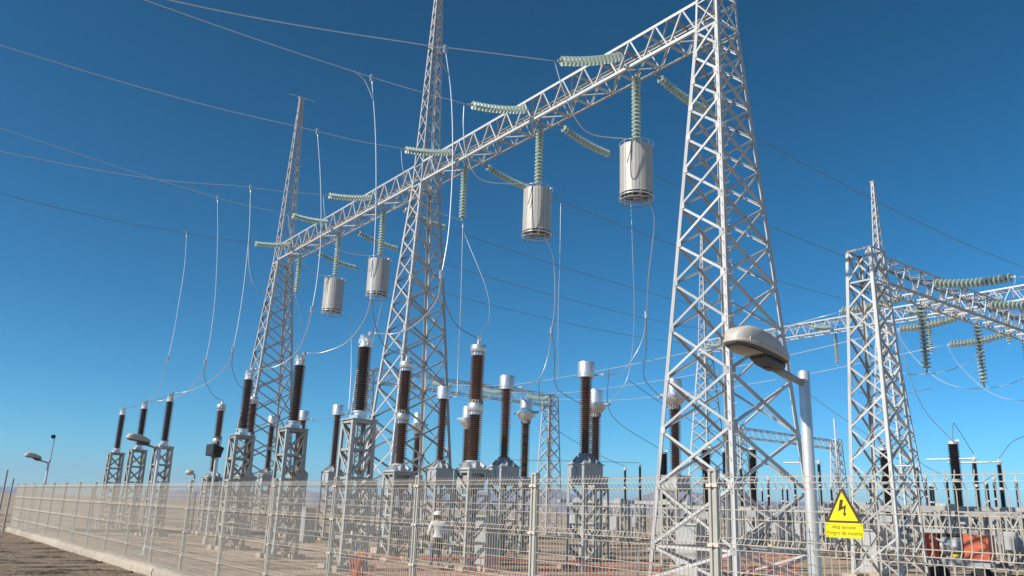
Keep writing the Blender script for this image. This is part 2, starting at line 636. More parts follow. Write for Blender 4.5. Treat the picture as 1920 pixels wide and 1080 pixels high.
def make_tower(label, bolts):
    t = thing('gantry_tower', label, 'lattice tower', (0, 0, 0), 0, 'lattice gantry towers with tall lightning masts')
    zs = [.18, 1.0, 2.5, 3.95, 5.35, 6.7, 8.0, 9.15, 10.3, 11.4, 12.43, 13.37, 14.25, 15.12, 15.95]
    lv = [(z, 1.56 + (.47 - 1.56) * (z - .18) / 15.77) for z in zs]
    lattice(t, lv, .13, .070, horiz=(1, 14), legname='leg')
    lv2 = geo_levels(15.95, 27.2, .47, .12, 15, .96)
    lattice(t, lv2, .08, .040, horiz=(1, 15), legname='mast_leg', brace='mast_brace')
    mb = MB()
    mb.box((0, 0, 27.24), (.34, .34, .05))
    mb.obj('mast_cap', STEEL, t)
    for sx, sy in CORN:
        mb = MB()
        mb.box((sx * 1.56 - sx * .05, sy * 1.56 - sy * .05, .08), (.7, .7, .24))
        mb.obj('footing', CONC, t)
        mb = MB()
        for i in range(3):
            mb.box((sx * 1.49, sy * 1.49, .21), (.42, .42, .03))
        mb.obj('base_plate', STEEL, t)
    # bolted plates where the braces meet the legs
    for i in range(1, 14):
        z, a = lv[i]
        for sx, sy in CORN:
            mb = MB()
            mb.box((sx * (a - .12), sy * (a + .012), z), (.15, .012, .17))
            mb.box((sx * (a + .012), sy * (a - .12), z), (.012, .15, .17))
            mb.obj('gusset_plate', STEEL, t)
    mb = MB()
    z = 2.4
    while z < 15.5:
        a = 1.56 + (.47 - 1.56) * (z - .18) / (15.95 - .18)
        mb.tube([(-a - .0, -a + .07, z), (-a - .15, -a + .07, z), (-a - .15, -a + .07, z + .04)], .009, 4)
        mb.tube([(-a + .07, -a, z + .19), (-a + .07, -a - .15, z + .19), (-a + .07, -a - .15, z + .23)], .009, 4)
        z += .38
    tag(mb.obj('step_bolts', STEEL, t), kind='stuff')
    return t


tower = make_tower('', True)
TOWERS = [((18, 14.2), 'nearest and largest lattice tower, standing right behind the big street lamp head'),
          ((18, 31.0), 'middle lattice tower of the high beam, behind the largest dark post'),
          ((18, 47.8), 'lattice tower at the far left end of the high beam'),
          ((57.5, 31.0), 'distant lattice tower whose mast rises behind the flat topped tower on the right'),
          ((57.5, 14.2), 'distant lattice tower just past the right edge, ending the far high beam'),
          ((57.5, 47.8), 'distant lattice tower seen through the bracing of the nearest tower')]
for (x, yv), lb in TOWERS:
    tw = place(tower, (x, yv, 0), 0, lb)
    tw.scale = (1.08, .905, 1)
    if (x, yv) == (18, 47.8):
        last = tw
mb = MB()
mb.tube([(-.75, .05, 27.30), (.8, -.05, 27.30)], .018, 5)
mb.obj('wire_bracket', STEEL, last)


def make_beam(name, length, zb, zt, hw, npan, label, group, chord=.098, br=.054):
    """box truss along local Y, starting at local origin"""
    t = thing(name, label, 'lattice beam', (0, 0, 0), 0, group)
    for sx in (-1, 1):
        for z, dz in ((zb, 1), (zt, -1)):
            leg_member('chord', t, (sx * hw, 0, z), (sx * hw, length, z), chord, (-sx, 0, 0), (0, 0, dz))
    h = length / npan
    for i in range(npan):
        y0, y1 = i * h, (i + 1) * h
        ym = (y0 + y1) / 2
        for sx in (-1, 1):
            member('web_brace', t, (sx * hw, y0 + .03, zb + .05), (sx * hw, ym - .02, zt - .05), br, (-sx, 0, 0), chord * .13)
            member('web_brace', t, (sx * hw, ym + .02, zt - .05), (sx * hw, y1 - .03, zb + .05), br, (-sx, 0, 0), chord * .13)
        for z, dz in ((zb, 1), (zt, -1)):
            if i:
                member('cross_brace', t, (-hw + .02, y0, z), (hw - .02, y0, z), br * 1.25, (0, 0, dz), chord * .13)
            s = 1 if i % 2 else -1
            if z == zb or i % 2:
                member('cross_brace', t, (-s * (hw - .03), y0 + .05, z), (s * (hw - .03), y1 - .05, z), br, (0, 0, dz), chord * .13 + .07)
    return t


beamA = make_beam('gantry_beam', 16.0, 16.02, 17.05, .47, 14, '', 'high lattice beams between gantry towers')
place(beamA, (18, 14.6, 0), 0, 'high lattice beam from the nearest tower to the middle tower, carrying two traps')
place(beamA, (18, 31.4, 0), 0, 'high lattice beam between the middle tower and the far left tower')
place(beamA, (57.5, 31.4, 0), 0, 'distant high beam joining the two far towers behind the street lamp')
place(beamA, (57.5, 14.6, 0), 0, 'distant pale beam running off to the right edge behind the low busbar beam')


def make_low_tower(label):
    t = thing('busbar_tower', label, 'lattice tower', (0, 0, 0), 0, 'flat topped busbar towers without masts')
    lv = geo_levels(0.15, 9.95, .86, .50, 9, .97)
    lv.append((11.15, .48))
    lattice(t, lv, .115, .062, horiz=(9, 10))
    for sx, sy in CORN:
        mb = MB()
        mb.box((sx * .82, sy * .82, .07), (.5, .5, .2))
        mb.obj('footing', CONC, t)
    return t


lowt = make_low_tower('')
for (x, yv), lb in [((26.9, 15.0), 'flat topped busbar tower at the left end of the beam reaching the right edge'),
                    ((44.9, 15.0), 'flat topped busbar tower just past the right edge, ending the low busbar beam'),
                    ((44.6, 53.7), 'small far busbar tower at the right end of the distant beam behind the brown insulators'),
                    ((27.2, 53.7), 'far busbar tower hidden behind the legs of the middle gantry tower'),
                    ((71.2, 55.0), 'tiny far busbar tower seen between the legs of the nearest tower'),
                    ((89.0, 55.0), 'tiny far busbar tower seen just left of the flat topped tower')]:
    place(lowt, (x, yv, 0), 0, lb)
beamR = make_beam('busbar_beam', 17.1, 9.98, 11.0, .44, 16, '', 'low lattice busbar beams', .085, .046)
place(beamR, (27.35, 15.0, 0), -PI / 2, 'low lattice beam from the flat topped tower out past the right edge')
place(beamR, (27.6, 53.7, .35), -PI / 2, 'far low beam passing behind the brown insulators at the middle of the photo')
place(beamR, (71.65, 55.0, 0), -PI / 2, 'faintest far low beam seen through the nearest tower behind the street lamp pole')

# ------------------------------------------------------------------ glass insulator strings
N = 18
mb = MB()
mb.lathe([(0.012, .0), (.05, -.002), (.055, -.05), (.058, -.062)], N, 0)
mb.lathe([(.056, -.055), (.10, -.066), (.145, -.088), (.158, -.112), (.15, -.122), (.135, -.100), (.115, -.096), (.108, -.118), (.098, -.094), (.07, -.09), (.064, -.112), (.054, -.09), (.02, -.088)], N, 1)
mb.lathe([(.014, -.09), (.014, -.158)], 6, 0)
disc_me = mb.data('glass_disc', [PIN, GLASS], True)
mb = MB()
mb.tube([(0, 0, 0), (0, 0, -.12)], .022, 6)
mb.box((0, 0, -.02), (.09, .03, .08))
mb.box((0, 0, -.10), (.03, .09, .06))
hook_me = mb.data('shackle', [STEEL_D])


def string(p0, p1, label, group, sag=0.0, n=16, scale=1.0, name='insulator_string'):
    p0, p1 = Vector(p0), Vector(p1)
    t = thing(name, label, 'insulator string', p0, 0, group)
    d = p1 - p0

    def at(u):
        return d * u + Vector((0, 0, -sag * 4 * u * (1 - u)))
    L = d.length
    hk = .15
    for nm, me, u, sc in [('shackle', hook_me, 0, 1)] + [('glass_disc', disc_me, (hk + (L - 2 * hk) * i / n) / L, 1) for i in range(n)] + [('clamp', hook_me, 1 - hk / L, 1)]:
        tg = (at(min(1, u + .02)) - at(max(0, u - .02))).normalized()
        q = (-tg).to_track_quat('Z', 'Y')
        o = link(nm, me, t)
        s_ = (L - 2 * hk) / n / .153
        if nm == 'glass_disc':
            sxy = scale
            sz = s_
        else:
            sxy, sz = 1.0, hk / .12
        o.matrix_local = Matrix.Translation(at(u)) @ q.to_matrix().to_4x4() @ Matrix.Diagonal((sxy, sxy, sz, 1))
    return t


PH = [17.6, 22.7, 27.8, 35.0, 40.0, 45.2]
LEFT_END = [(14.6, 15.2), (14.72, 15.77), (14.93, 15.84), (14.9, 15.93), (15.12, 16.36), (15.1, 16.02)]
HANG = ['to the big line trap nearest the nearest tower', 'to the second line trap from the right', 'with no trap, just right of the middle tower',
        'to the trap left of the middle tower', 'to the leftmost line trap', 'with no trap, beside the far left tower']
SIDE = ['above the nearest line trap', 'above the second line trap', 'crossing the mast of the middle tower', 'left of the middle tower, nearest it',
        'second from the far left tower', 'beside the far left tower']
GS, GL, GR = 'hanging glass insulator strings of the high beam', 'glass strain strings on the near side of the high beam', 'glass strain strings on the far side of the high beam'
for i, s in enumerate(PH):
    bot = 13.47 if i in (0, 1, 3, 4) else 13.5
    string((18.0, s, 16.06), (18.0, s, bot), 'vertical glass insulator string ' + HANG[i].replace('to the', 'holding up the', 1), GS, 0, 16)
    x, z = LEFT_END[i]
    string((17.46, s, 16.5), (x, s, z), 'near side glass strain string ' + SIDE[i], GL, .10, 16)
    string((18.95, s, 16.35), (21.75, s, 15.92 if i else 15.86), 'drooping far side glass strain string ' + SIDE[i], GR, .12, 16)

BT = [30.55, 35.1, 39.65]
BN = ['nearest the flat topped tower', 'in the middle', 'at the right edge']
for i, tt in enumerate(BT):
    string((tt, 15.0, 9.95), (tt, 15.0, 7.25), 'large hanging glass string of the low busbar beam, ' + BN[i], 'hanging glass strings of the low busbar beam', 0, 16, 1.12)
    string((tt, 15.45, 10.3), (tt, 18.35, 10.15 - .02 * i), 'glass strain string leaving the low busbar beam leftwards, ' + BN[i], 'left going strain strings of the busbar beam', .12, 17, 1.12)
    string((tt, 14.55, 10.6), (tt, 11.6, 10.25), 'glass strain string leaving the low busbar beam rightwards, ' + BN[i], 'right going strain strings of the busbar beam', .12, 17, 1.12)
    string((tt + 2, 53.2, 10.9), (tt + 2, 50.4, 10.4), 'far glass strain string on the distant busbar beam, ' + ['left end of the beam', 'middle of the beam', 'right end of the beam'][i], 'strain strings of the distant busbar beam', .12, 14, 1.1)
for i, s in enumerate([17.6, 22.7, 27.8, 35.0, 40.0, 45.2]):
    w = ['far right by the frame edge', 'behind the low busbar beam', 'just right of the far mast', 'just left of the flat topped tower', 'beside the street lamp head', 'above the left end of the far beam'][i]
    string((57.0, s, 16.4), (54.4, s, 15.9), 'distant strain string on the far high beam, ' + w, 'strain strings of the far high beam', .12, 14, 1.1)
    string((57.5, s, 15.95), (57.5, s, 13.4), 'distant hanging string under the far high beam, ' + w, 'hanging strings of the far high beam', 0, 14, 1.1)

# ------------------------------------------------------------------ line traps


def make_trap():
    t = thing('line_trap', '', 'line trap', (0, 0, 0), 0, 'cylindrical line traps hanging under the high beam')
    n, r, z0, z1 = 30, .535, -1.78, -.12
    mb = MB()
    w = 2 * PI / n
    arc = [(k / 3 - .5) * w * .92 for k in range(4)]
    v = []
    for z in (z0, z1):
        for rr in (r, r - .02):
            for a in arc:
                v.append((rr * math.cos(a), rr * math.sin(a), z))
    f = []
    for k in range(3):
        f.append((k, k + 1, 8 + k + 1, 8 + k))
        f.append((4 + k, 12 + k, 12 + k + 1, 4 + k + 1))
        f.append((k, 4 + k, 5 + k, k + 1))
        f.append((8 + k, 9 + k, 13 + k, 12 + k))
    f += [(0, 8, 12, 4), (3, 7, 15, 11)]
    me = mesh('slat', v, f, TRAP)
    me.polygons.foreach_set('use_smooth', [True] * len(me.polygons))
    me.set_sharp_from_angle(angle=R(40))
    for i in range(n):
        o = link('slat', me, t)
        o.rotation_euler = (0, 0, i * w)
    mb = MB()
    mb.lathe([(.50, z0 + .12), (.50, z1 - .03), (.3, z1 - .02)], 32)
    mb.lathe([(.18, z0 + .05), (.18, z1)], 16)
    mb.obj('core', TRAP_IN, t, True)

    def ring(name, rad, z, rr, m):
        mb = MB()
        mb.tube([(rad * math.cos(2 * PI * k / 40), rad * math.sin(2 * PI * k / 40), z) for k in range(41)], rr, 6, 0, False)
        return mb.obj(name, m, t, True)
    ring('end_ring', .54, z0 - .08, .026, ALU)
    ring('corona_ring', .545, z0 - .22, .015, STEEL_D)
    ring('corona_ring', .56, z1 + .09, .011, ALU)
    for nm, z in (('bottom_spider', z0 - .06), ('top_spider', z1 + .02)):
        mb = MB()
        for k in range(3):
            mb.box((0, 0, z), (1.06, .07, .05), 0, Matrix.Rotation(k * PI / 3, 3, 'Z'))
        mb.lathe([(.10, z - .05), (.10, z + .05)], 12)
        mb.obj(nm, STEEL_D if z < -1 else ALU, t)
    mb = MB()
    for k in range(12):
        a = k * PI / 6
        mb.tube([(.53 * math.cos(a), .53 * math.sin(a), z0), (.545 * math.cos(a), .545 * math.sin(a), z0 - .22)], .008, 4)
        mb.tube([(.53 * math.cos(a), .53 * math.sin(a), z1 - .06), (.56 * math.cos(a), .56 * math.sin(a), z1 + .09)], .008, 4)
    mb.obj('ring_stays', ALU, t)
    mb = MB()
    mb.tube([(0, 0, .02), (0, 0, z1)], .03, 8)
    mb.box((0, 0, -.03), (.12, .12, .05))
    mb.obj('hanger', STEEL, t)
    mb = MB()
    mb.tube(spline([(-.42, -.30, z1 + .10), (-.50, -.26, z1 - .1), (-.535, -.25, -.5), (-.62, -.20, -.9)], 5), .014, 5)
    mb.obj('lead_wire', WIRE_D, t)
    return t


trap = make_trap()
for s, lb in ((17.6, 'largest grey slatted cylinder trap hanging just left of the nearest tower'),
              (22.7, 'grey slatted cylinder trap hanging second from the nearest tower'),
              (35.0, 'grey slatted cylinder trap hanging against the left leg of the middle tower'),
              (40.0, 'leftmost and smallest looking grey cylinder trap in open sky')):
    place(trap, (18.0, s, 13.45), 0, lb)

# ------------------------------------------------------------------ pedestals and insulator columns


def sheds(z0, z1, n, rc, rs):
    p = [(rc, z0)]
    h = (z1 - z0) / n
    for i in range(n):
        z = z0 + h * i
        r2 = rs if i % 2 == 0 else rs * .965
        p += [(rc, z + h * .30), (r2 * .97, z + h * .30), (r2, z + h * .40), (rc + (r2 - rc) * .25, z + h * .72), (rc, z + h * .8)]
    p.append((rc, z1))
    return p


def shed_part(name, parent, z0, z1, n, rc, rs, m, seg=20):
    mb = MB()
    mb.lathe(sheds(z0, z1, n, rc, rs), seg)
    return soft(mb.obj(name, m, parent), 50)


def bolt_ring(mb, r, z, h, n, w=.03):
    for k in range(n):
        a = 2 * PI * k / n
        mb.box((r * math.cos(a), r * math.sin(a), z), (w * 1.6, w, h), 0, Matrix.Rotation(a, 3, 'Z'))


def pedestal(parent, h, a0, a1, npan, foot=True, leg=.10, br=.065):
    pe = link('pedestal', None, parent)
    pe.empty_display_size = .2
    lv = [(.14 + (h - .14) * i / npan, a0 + (a1 - a0) * i / npan) for i in range(npan + 1)]
    for sx, sy in CORN:
        leg_member('leg', pe, (sx * a0, sy * a0, .14), (sx * a1, sy * a1, h), leg, (-sx, 0, 0), (0, -sy, 0), leg_ped)
        if foot:
            mb = MB()
            mb.box((sx * (a0 - .04), sy * (a0 - .04), .06), (.42, .42, .17))
            o = mb.obj('footing', CONC, pe)
    for i in range(npan):
        (z0, b0), (z1, b1) = lv[i], lv[i + 1]
        for k in range(4):
            c, d = CORN[k], CORN[(k + 1) % 4]
            inn = Vector((-(c[0] + d[0]), -(c[1] + d[1]), 0)).normalized()
            cd = Vector((d[0] - c[0], d[1] - c[1], 0)).normalized() * .03
            p, q = (Vector((d[0] * b0, d[1] * b0, z0 + .04)) - cd, Vector((c[0] * b1, c[1] * b1, z1 - .04)) + cd)
            if k in (0, 2):
                p, q = (Vector((c[0] * b0, c[1] * b0, z0 + .04)) + cd, Vector((d[0] * b1, d[1] * b1, z1 - .04)) - cd)
            member('brace', pe, p, q, br, inn, -br * .18, angle_ped)
            member('brace', pe, (c[0] * b1, c[1] * b1, z1 - .05), (d[0] * b1, d[1] * b1, z1 - .05), br, inn, leg * .14, angle_ped)
    mb = MB()
    mb.box((0, 0, h + .015), (a1 * 2 + .06, a1 * 2 + .06, .03))
    mb.box((0, a1 * .9, h - .05), (a1 * 2 - .1, .06, .08))
    mb.box((0, -a1 * .9, h - .05), (a1 * 2 - .1, .06, .08))
    mb.obj('top_plate', STEEL_P, pe)
    return pe


def make_post():
    """dark single insulator on a tall lattice pedestal, bracket clamp on top"""
    t = thing('insulator_post', '', 'insulator post', (0, 0, 0), 0, 'dark single insulator posts in the row nearest the fence')
    pedestal(t, 4.08, .42, .37, 5, True, .115, .07)
    mb = MB()
    mb.lathe([(.24, 4.11), (.24, 4.15), (.17, 4.17), (.165, 4.30), (.2, 4.31), (.2, 4.36)], 20)
    for k in range(4):
        a = PI / 4 + k * PI / 2
        mb.box((.23 * math.cos(a), .23 * math.sin(a), 4.17), (.13, .09, .13), 0, Matrix.Rotation(a, 3, 'Z'))
    mb.obj('base_flange', ALU, t)
    shed_part('insulator', t, 4.36, 6.23, 30, .115, .21, DARKP)
    mb = MB()
    mb.lathe([(.19, 6.23), (.19, 6.28), (.155, 6.29), (.15, 6.39), (.17, 6.40), (.17, 6.43)], 18)
    rt = Matrix.Rotation(R(24), 3, 'X')
    mb.box((0, -.03, 6.50), (.15, .52, .09), 0, rt)
    mb.box((.09, .07, 6.45), (.03, .26, .18))
    mb.box((-.09, .07, 6.45), (.03, .26, .18))
    mb.box((0, .20, 6.43), (.20, .14, .12), 0, rt)
    mb.tube([(0, -.18, 6.58), (0, -.40, 6.62)], .035, 8)
    mb.box((0, -.30, 6.61), (.11, .09, .10))
    mb.box((.0, -.17, 6.36), (.05, .10, .14), 0, Matrix.Rotation(R(-30), 3, 'X'))
    mb.obj('terminal_clamp', ALU, t)
    return t


def make_cvt():
    """two porcelain stages with silver joints"""
    t = thing('voltage_transformer', '', 'voltage transformer', (0, 0, 0), 0, 'two stage insulators with silver middle joint')
    pedestal(t, 2.86, .42, .40, 4)
    mb = MB()
    mb.lathe([(.21, 2.90), (.21, 2.95), (.20, 3.10), (.24, 3.11), (.24, 3.15)], 20)
    for k in range(8):
        a = PI / 8 + k * PI / 4
        mb.box((.29 * math.cos(a), .29 * math.sin(a), 2.99), (.2, .035, .2), 0, Matrix.Rotation(a, 3, 'Z') @ Matrix.Rotation(R(35), 3, 'Y'))
    mb.box((0, 0, 2.905), (.72, .72, .04))
    mb.obj('base_casting', ALU_P, t)
    shed_part('insulator', t, 3.17, 4.53, 22, .135, .235, BROWN)

    def joint(nm, z, h):
        mb = MB()
        mb.lathe([(.185, z), (.185, z + .10)], 20)
        bolt_ring(mb, .20, z + .05, .09, 14)
        mb.lathe([(.23, z + .11), (.245, z + .13), (.245, z + .11 + h), (.23, z + .13 + h)], 24)
        return soft(mb.obj(nm, ALU, t), 40)
    joint('middle_joint', 4.53, .22)
    mb = MB()
    mb.lathe([(.185, 4.885), (.185, 5.0)], 20)
    bolt_ring(mb, .20, 4.94, .09, 14)
    mb.obj('bolted_flange', CEMENT, t)
    shed_part('insulator', t, 5.0, 6.37, 22, .13, .228, BROWN)
    joint('top_cap', 6.37, .20)
    mb = MB()
    mb.lathe([(.16, 6.71), (.05, 6.745), (.03, 6.86)], 14)
    mb.box((0, -.05, 6.88), (.05, .22, .06))
    mb.box((0, 0, 6.93), (.07, .07, .1))
    mb.obj('terminal', ALU, t)
    mb = MB()
    mb.box((.05, .02, 2.55), (.50, .46, .5))
    mb.box((-.26, .02, 2.55), (.02, .34, .4))
    mb.obj('junction_box', TANK, t)
    return t


def make_ct():
    """brown column, silver drum cap and pyramid tank"""
    t = thing('current_transformer', '', 'current transformer', (0, 0, 0), 0, 'brown insulators with plain silver drum caps')
    pedestal(t, 2.72, .42, .40, 4)
    mb = MB()
    mb.box((0, 0, 3.02), (.82, .82, .52))
    mb.add([(-.42, -.42, 3.29), (.42, -.42, 3.29), (.42, .42, 3.29), (-.42, .42, 3.29), (-.2, -.2, 3.52), (.2, -.2, 3.52), (.2, .2, 3.52), (-.2, .2, 3.52)],
           [(0, 1, 5, 4), (1, 2, 6, 5), (2, 3, 7, 6), (3, 0, 4, 7), (4, 5, 6, 7), (3, 2, 1, 0)])
    for k in range(4):
        for u in (-.14, .14):
            rz = Matrix.Rotation(k * PI / 2, 3, 'Z')
            mb.box(rz @ Vector((.315, u, 3.43)), (.26, .025, .10), 0, rz @ Matrix.Rotation(R(46), 3, 'Y'))
    mb.box((0, 0, 3.275), (.90, .90, .03))
    mb.box((-.43, .1, 3.0), (.06, .3, .34))
    mb.obj('tank', TANK, t)
    mb = MB()
    mb.lathe([(.22, 3.52), (.22, 3.55), (.19, 3.56), (.19, 3.63)], 20)
    bolt_ring(mb, .205, 3.585, .08, 16)
    mb.obj('bolted_flange', CEMENT, t)
    shed_part('insulator', t, 3.63, 6.13, 38, .115, .21, BROWN)
    mb = MB()
    mb.lathe([(.255, 6.13), (.285, 6.145), (.285, 6.225), (.295, 6.235), (.295, 6.63), (.285, 6.655), (.22, 6.67), (.02, 6.675)], 32)
    soft(mb.obj('drum_cap', ALU, t), 40)
    mb = MB()
    mb.tube([(.18, -.24, 6.22), (.28, -.38, 6.23), (.34, -.5, 6.23)], .025, 6)
    mb.box((.33, -.46, 6.23), (.10, .10, .07), 0, Matrix.Rotation(R(-55), 3, 'Z'))
    mb.obj('terminal', STEEL_D, t)
    return t


def make_head_ct():
    """brown column carrying a wide silver head with a taller dome"""
    t = thing('head_transformer', '', 'current transformer', (0, 0, 0), 0, 'brown insulators with wide silver heads and domes')
    pedestal(t, 2.72, .42, .40, 4)
    mb = MB()
    mb.box((0, 0, 2.95), (.74, .74, .4))
    mb.box((0, 0, 3.165), (.8, .8, .03))
    mb.obj('tank', TANK, t)
    shed_part('insulator', t, 3.18, 5.58, 37, .13, .23, BROWN)
    mb = MB()
    mb.lathe([(.19, 5.58), (.19, 5.74)], 20)
    bolt_ring(mb, .20, 5.66, .12, 14)
    mb.obj('bolted_flange', CEMENT, t)
    mb = MB()
    mb.lathe([(.22, 5.74), (.30, 5.82), (.40, 5.93), (.42, 6.0), (.42, 6.13), (.36, 6.17), (.30, 6.19)], 28)
    mb.box((.0, 0, 6.10), (.80, .74, .10))
    soft(mb.obj('head_housing', ALU, t), 40)
    mb = MB()
    mb.lathe([(.29, 6.19), (.285, 6.66), (.275, 6.70), (.02, 6.72)], 28)
    soft(mb.obj('dome', ALU, t), 40)
    for sg in (-1, 1):
        mb = MB()
        mb.tube([(sg * .1, sg * -.40, 6.08), (sg * .14, sg * -.62, 6.08)], .05, 8)
        mb.box((sg * .14, sg * -.62, 6.08), (.12, .12, .06))
        mb.obj('terminal', STEEL_D, t)
    return t


post, cvt, ct, hct = make_post(), make_cvt(), make_ct(), make_head_ct()
for yv, lb in [(21.87, 'largest dark insulator post on a lattice pedestal, just left of the middle tower'),
               (26.6, 'dark insulator post on a lattice pedestal, second from the middle tower'),
               (31.4, 'dark insulator post standing in front of the far left gantry tower'),
               (42.0, 'third dark insulator post from the left, beside the left street lamp pole'),
               (46.75, 'second dark insulator post from the left, behind the left street lamp head'),
               (51.55, 'leftmost dark insulator post on its lattice pedestal')]:
    place(post, (11, yv, 0), 0, lb)
for yv, lb in [(21.05, 'tallest two stage brown insulator with silver joint, right of the middle tower'),
               (25.5, 'two stage brown insulator in front of the legs of the middle tower'),
               (40.35, 'two stage insulator half hidden behind the post at the far left tower'),
               (45.15, 'two stage insulator standing behind the black floodlight')]:
    place(cvt, (14.5, yv, 0), 0, lb)
for yv, lb in [(20.55, 'brown insulator with plain silver drum cap, nearest the nearest tower'),
               (25.0, 'brown insulator with drum cap, second from the right of its kind'),
               (29.4, 'brown insulator with drum cap beside the right leg of the middle tower'),
               (39.4, 'brown insulator with drum cap left of the largest dark post'),
               (43.7, 'brown insulator with drum cap hidden behind the second dark post from the middle tower'),
               (48.2, 'small brown insulator with drum cap inside the legs of the far left tower')]:
    place(ct, (18.6, yv, 0), 0, lb)
for yv, lb in [(20.95, 'brown insulator with wide silver head seen through the nearest tower'),
               (25.25, 'brown insulator with wide head, partly behind the nearest drum cap column'),
               (29.9, 'brown insulator with wide silver head in open sky right of the tallest two stage insulator'),
               (34.6, 'wide headed insulator behind the bracing of the middle tower, right side'),
               (39.4, 'wide headed insulator directly behind the two stage insulator at the middle tower'),
               (44.6, 'wide headed insulator whose cap peeps out behind the largest dark post')]:
    place(hct, (23.4, yv, 0), 0, lb)

# ------------------------------------------------------------------ far yard: breakers, disconnector posts


def make_breaker():
    t = thing('circuit_breaker', '', 'circuit breaker', (0, 0, 0), 0, 'thick black circuit breaker columns in the far yard')
    pe = pedestal(t, 1.9, .45, .42, 2, True, .11, .07)
    mb = MB()
    mb.box((0, 0, 2.08), (.7, .7, .3))
    mb.obj('mechanism_box', TANK, t)
    shed_part('insulator', t, 2.25, 3.9, 22, .17, .245, BLACKP, 14)
    mb = MB()
    mb.lathe([(.28, 3.9), (.28, 4.02)], 16)
    mb.obj('middle_joint', STEEL_D, t)
    shed_part('insulator', t, 4.02, 5.72, 22, .2, .28, BLACKP, 14)
    mb = MB()
    mb.lathe([(.25, 5.72), (.25, 5.86), (.1, 5.9)], 16)
    mb.box((.1, -.2, 5.9), (.06, .2, .1))
    mb.obj('top_cap', ALU_P, t)
    return t


brk = make_breaker()
for (x, yv, z), lb in [((34.4, 31.7, -.7), 'thick black breaker column seen left of the nearest tower leg'),
                       ((36.3, 30.3, -.4), 'thick black breaker column inside the nearest tower, left of its middle leg'),
                       ((43.3, 32.5, .2), 'thick black breaker column inside the nearest tower, right of its middle leg'),
                       ((44.15, 24.45, -.05), 'thick black breaker column behind the flat topped tower'),
                       ((43.1, 20.2, .05), 'thickest black breaker column standing in the open on the right')]:
    o = place(brk, (x, yv, z if z < 0 else 0), 0, lb)
    o.location.z = 0
    o.scale = (1, 1, (5.9 + z) / 5.9)


def make_disc(arm):
    t = thing('disconnector_post', '', 'disconnector', (0, 0, 0), 0, 'thin black disconnector posts in the far yard')
    pedestal(t, 2.5, .28, .26, 2, True, .09, .055)
    shed_part('insulator', t, 2.56, 3.7, 17, .075, .125, BLACKP, 12)
    mb = MB()
    mb.lathe([(.11, 3.7), (.11, 3.83)], 12)
    mb.obj('middle_joint', ALU_P, t)
    shed_part('insulator', t, 3.83, 5.0, 17, .07, .115, BLACKP, 12)
    mb = MB()
    mb.lathe([(.09, 5.0), (.1, 5.1), (.04, 5.16), (.03, 5.3)], 10)
    mb.box((0, .0, 5.15), (.1, .3, .05))
    if arm:
        mb.tube([(0, 0, 5.13), (-.2, arm, 5.13)], .045, 8)
    mb.obj('contact_arm' if arm else 'terminal', ALU_P, t)
    return t


dA, dB = make_disc(0), make_disc(2.1)
dB['group'] = 'disconnector posts with a horizontal contact arm'
for (x, yv, zt), lb in [((44.14, 44.41, 5.2), 'thin black post left of the two behind the right brown column'),
                        ((45.02, 43.76, 5.5), 'thin black post right of the two beside the nearest brown column'),
                        ((52.55, 38.14, 4.9), 'thin far post under the street lamp head inside the nearest tower'),
                        ((64.9, 45.16, 4.8), 'short faint post just left of the near lamp pole'),
                        ((57.6, 39.35, 5.2), 'faint post beside the near lamp pole at its left'),
                        ((65.3, 41.1, 4.9), 'short faint post just above the left edge of the yellow sign'),
                        ((59.8, 30.2, 5.3), 'thin post right of the flat topped tower, second of its pair'),
                        ((61.05, 29.3, 5.2), 'thin post to the left of the thickest breaker column'),
                        ((65.4, 28.5, 5.2), 'short post to the right of the middle black column on the right'),
                        ((58.4, 25.0, 5.1), 'brownish post left of the tall black post at the right edge'),
                        ((60.7, 24.6, 5.0), 'outermost thin post at the right edge'),
                        ((40.3, 32.3, 5.9), 'thin post behind the middle leg of the nearest tower'),
                        ((47.7, 36.8, 5.4), 'thin post right of the middle leg of the nearest tower')]:
    o = place(dA, (x, yv, 0), 0, lb)
    o.scale = (1, 1, zt / 5.3)
NTH = ['leftmost', 'second', 'third', 'fourth', 'fifth', 'sixth', 'seventh', 'eighth', 'ninth', 'tenth', 'eleventh', 'rightmost']
for k, (x, yv) in enumerate(sorted([(70, 24.2), (71, 27.0), (72, 31.5), (70, 34.8), (73, 38.0), (71, 43.5), (69, 48.5), (72, 53.0), (62, 21.5), (63, 23.0), (66, 33.0), (64, 36.8)], key=lambda q: q[0] / q[1])):
    o = place(dA, (x, yv, 0), 0, 'short faint post of the farthest rows, ' + NTH[k] + ' of the twelve standing there', 'faint posts of the farthest rows')
    o.scale = (1.1, 1.1, .92 + .03 * (k % 4))
for (x, yv, zt), lb in [((50.2, 32.4, 5.8), 'far disconnector with pale arm just right of the near lamp pole'),
                        ((55.4, 28.5, 5.8), 'far disconnector with pale arm touching the flat topped tower'),
                        ((48.1, 21.5, 5.6), 'disconnector with bright arm right of the thickest breaker column'),
                        ((47.05, 19.8, 5.3), 'tall black disconnector near the right edge, its arm reaching left')]:
    o = place(dB, (x, yv, 0), 0, lb)
    o.scale = (1.2, 1.2, zt / 5.3)


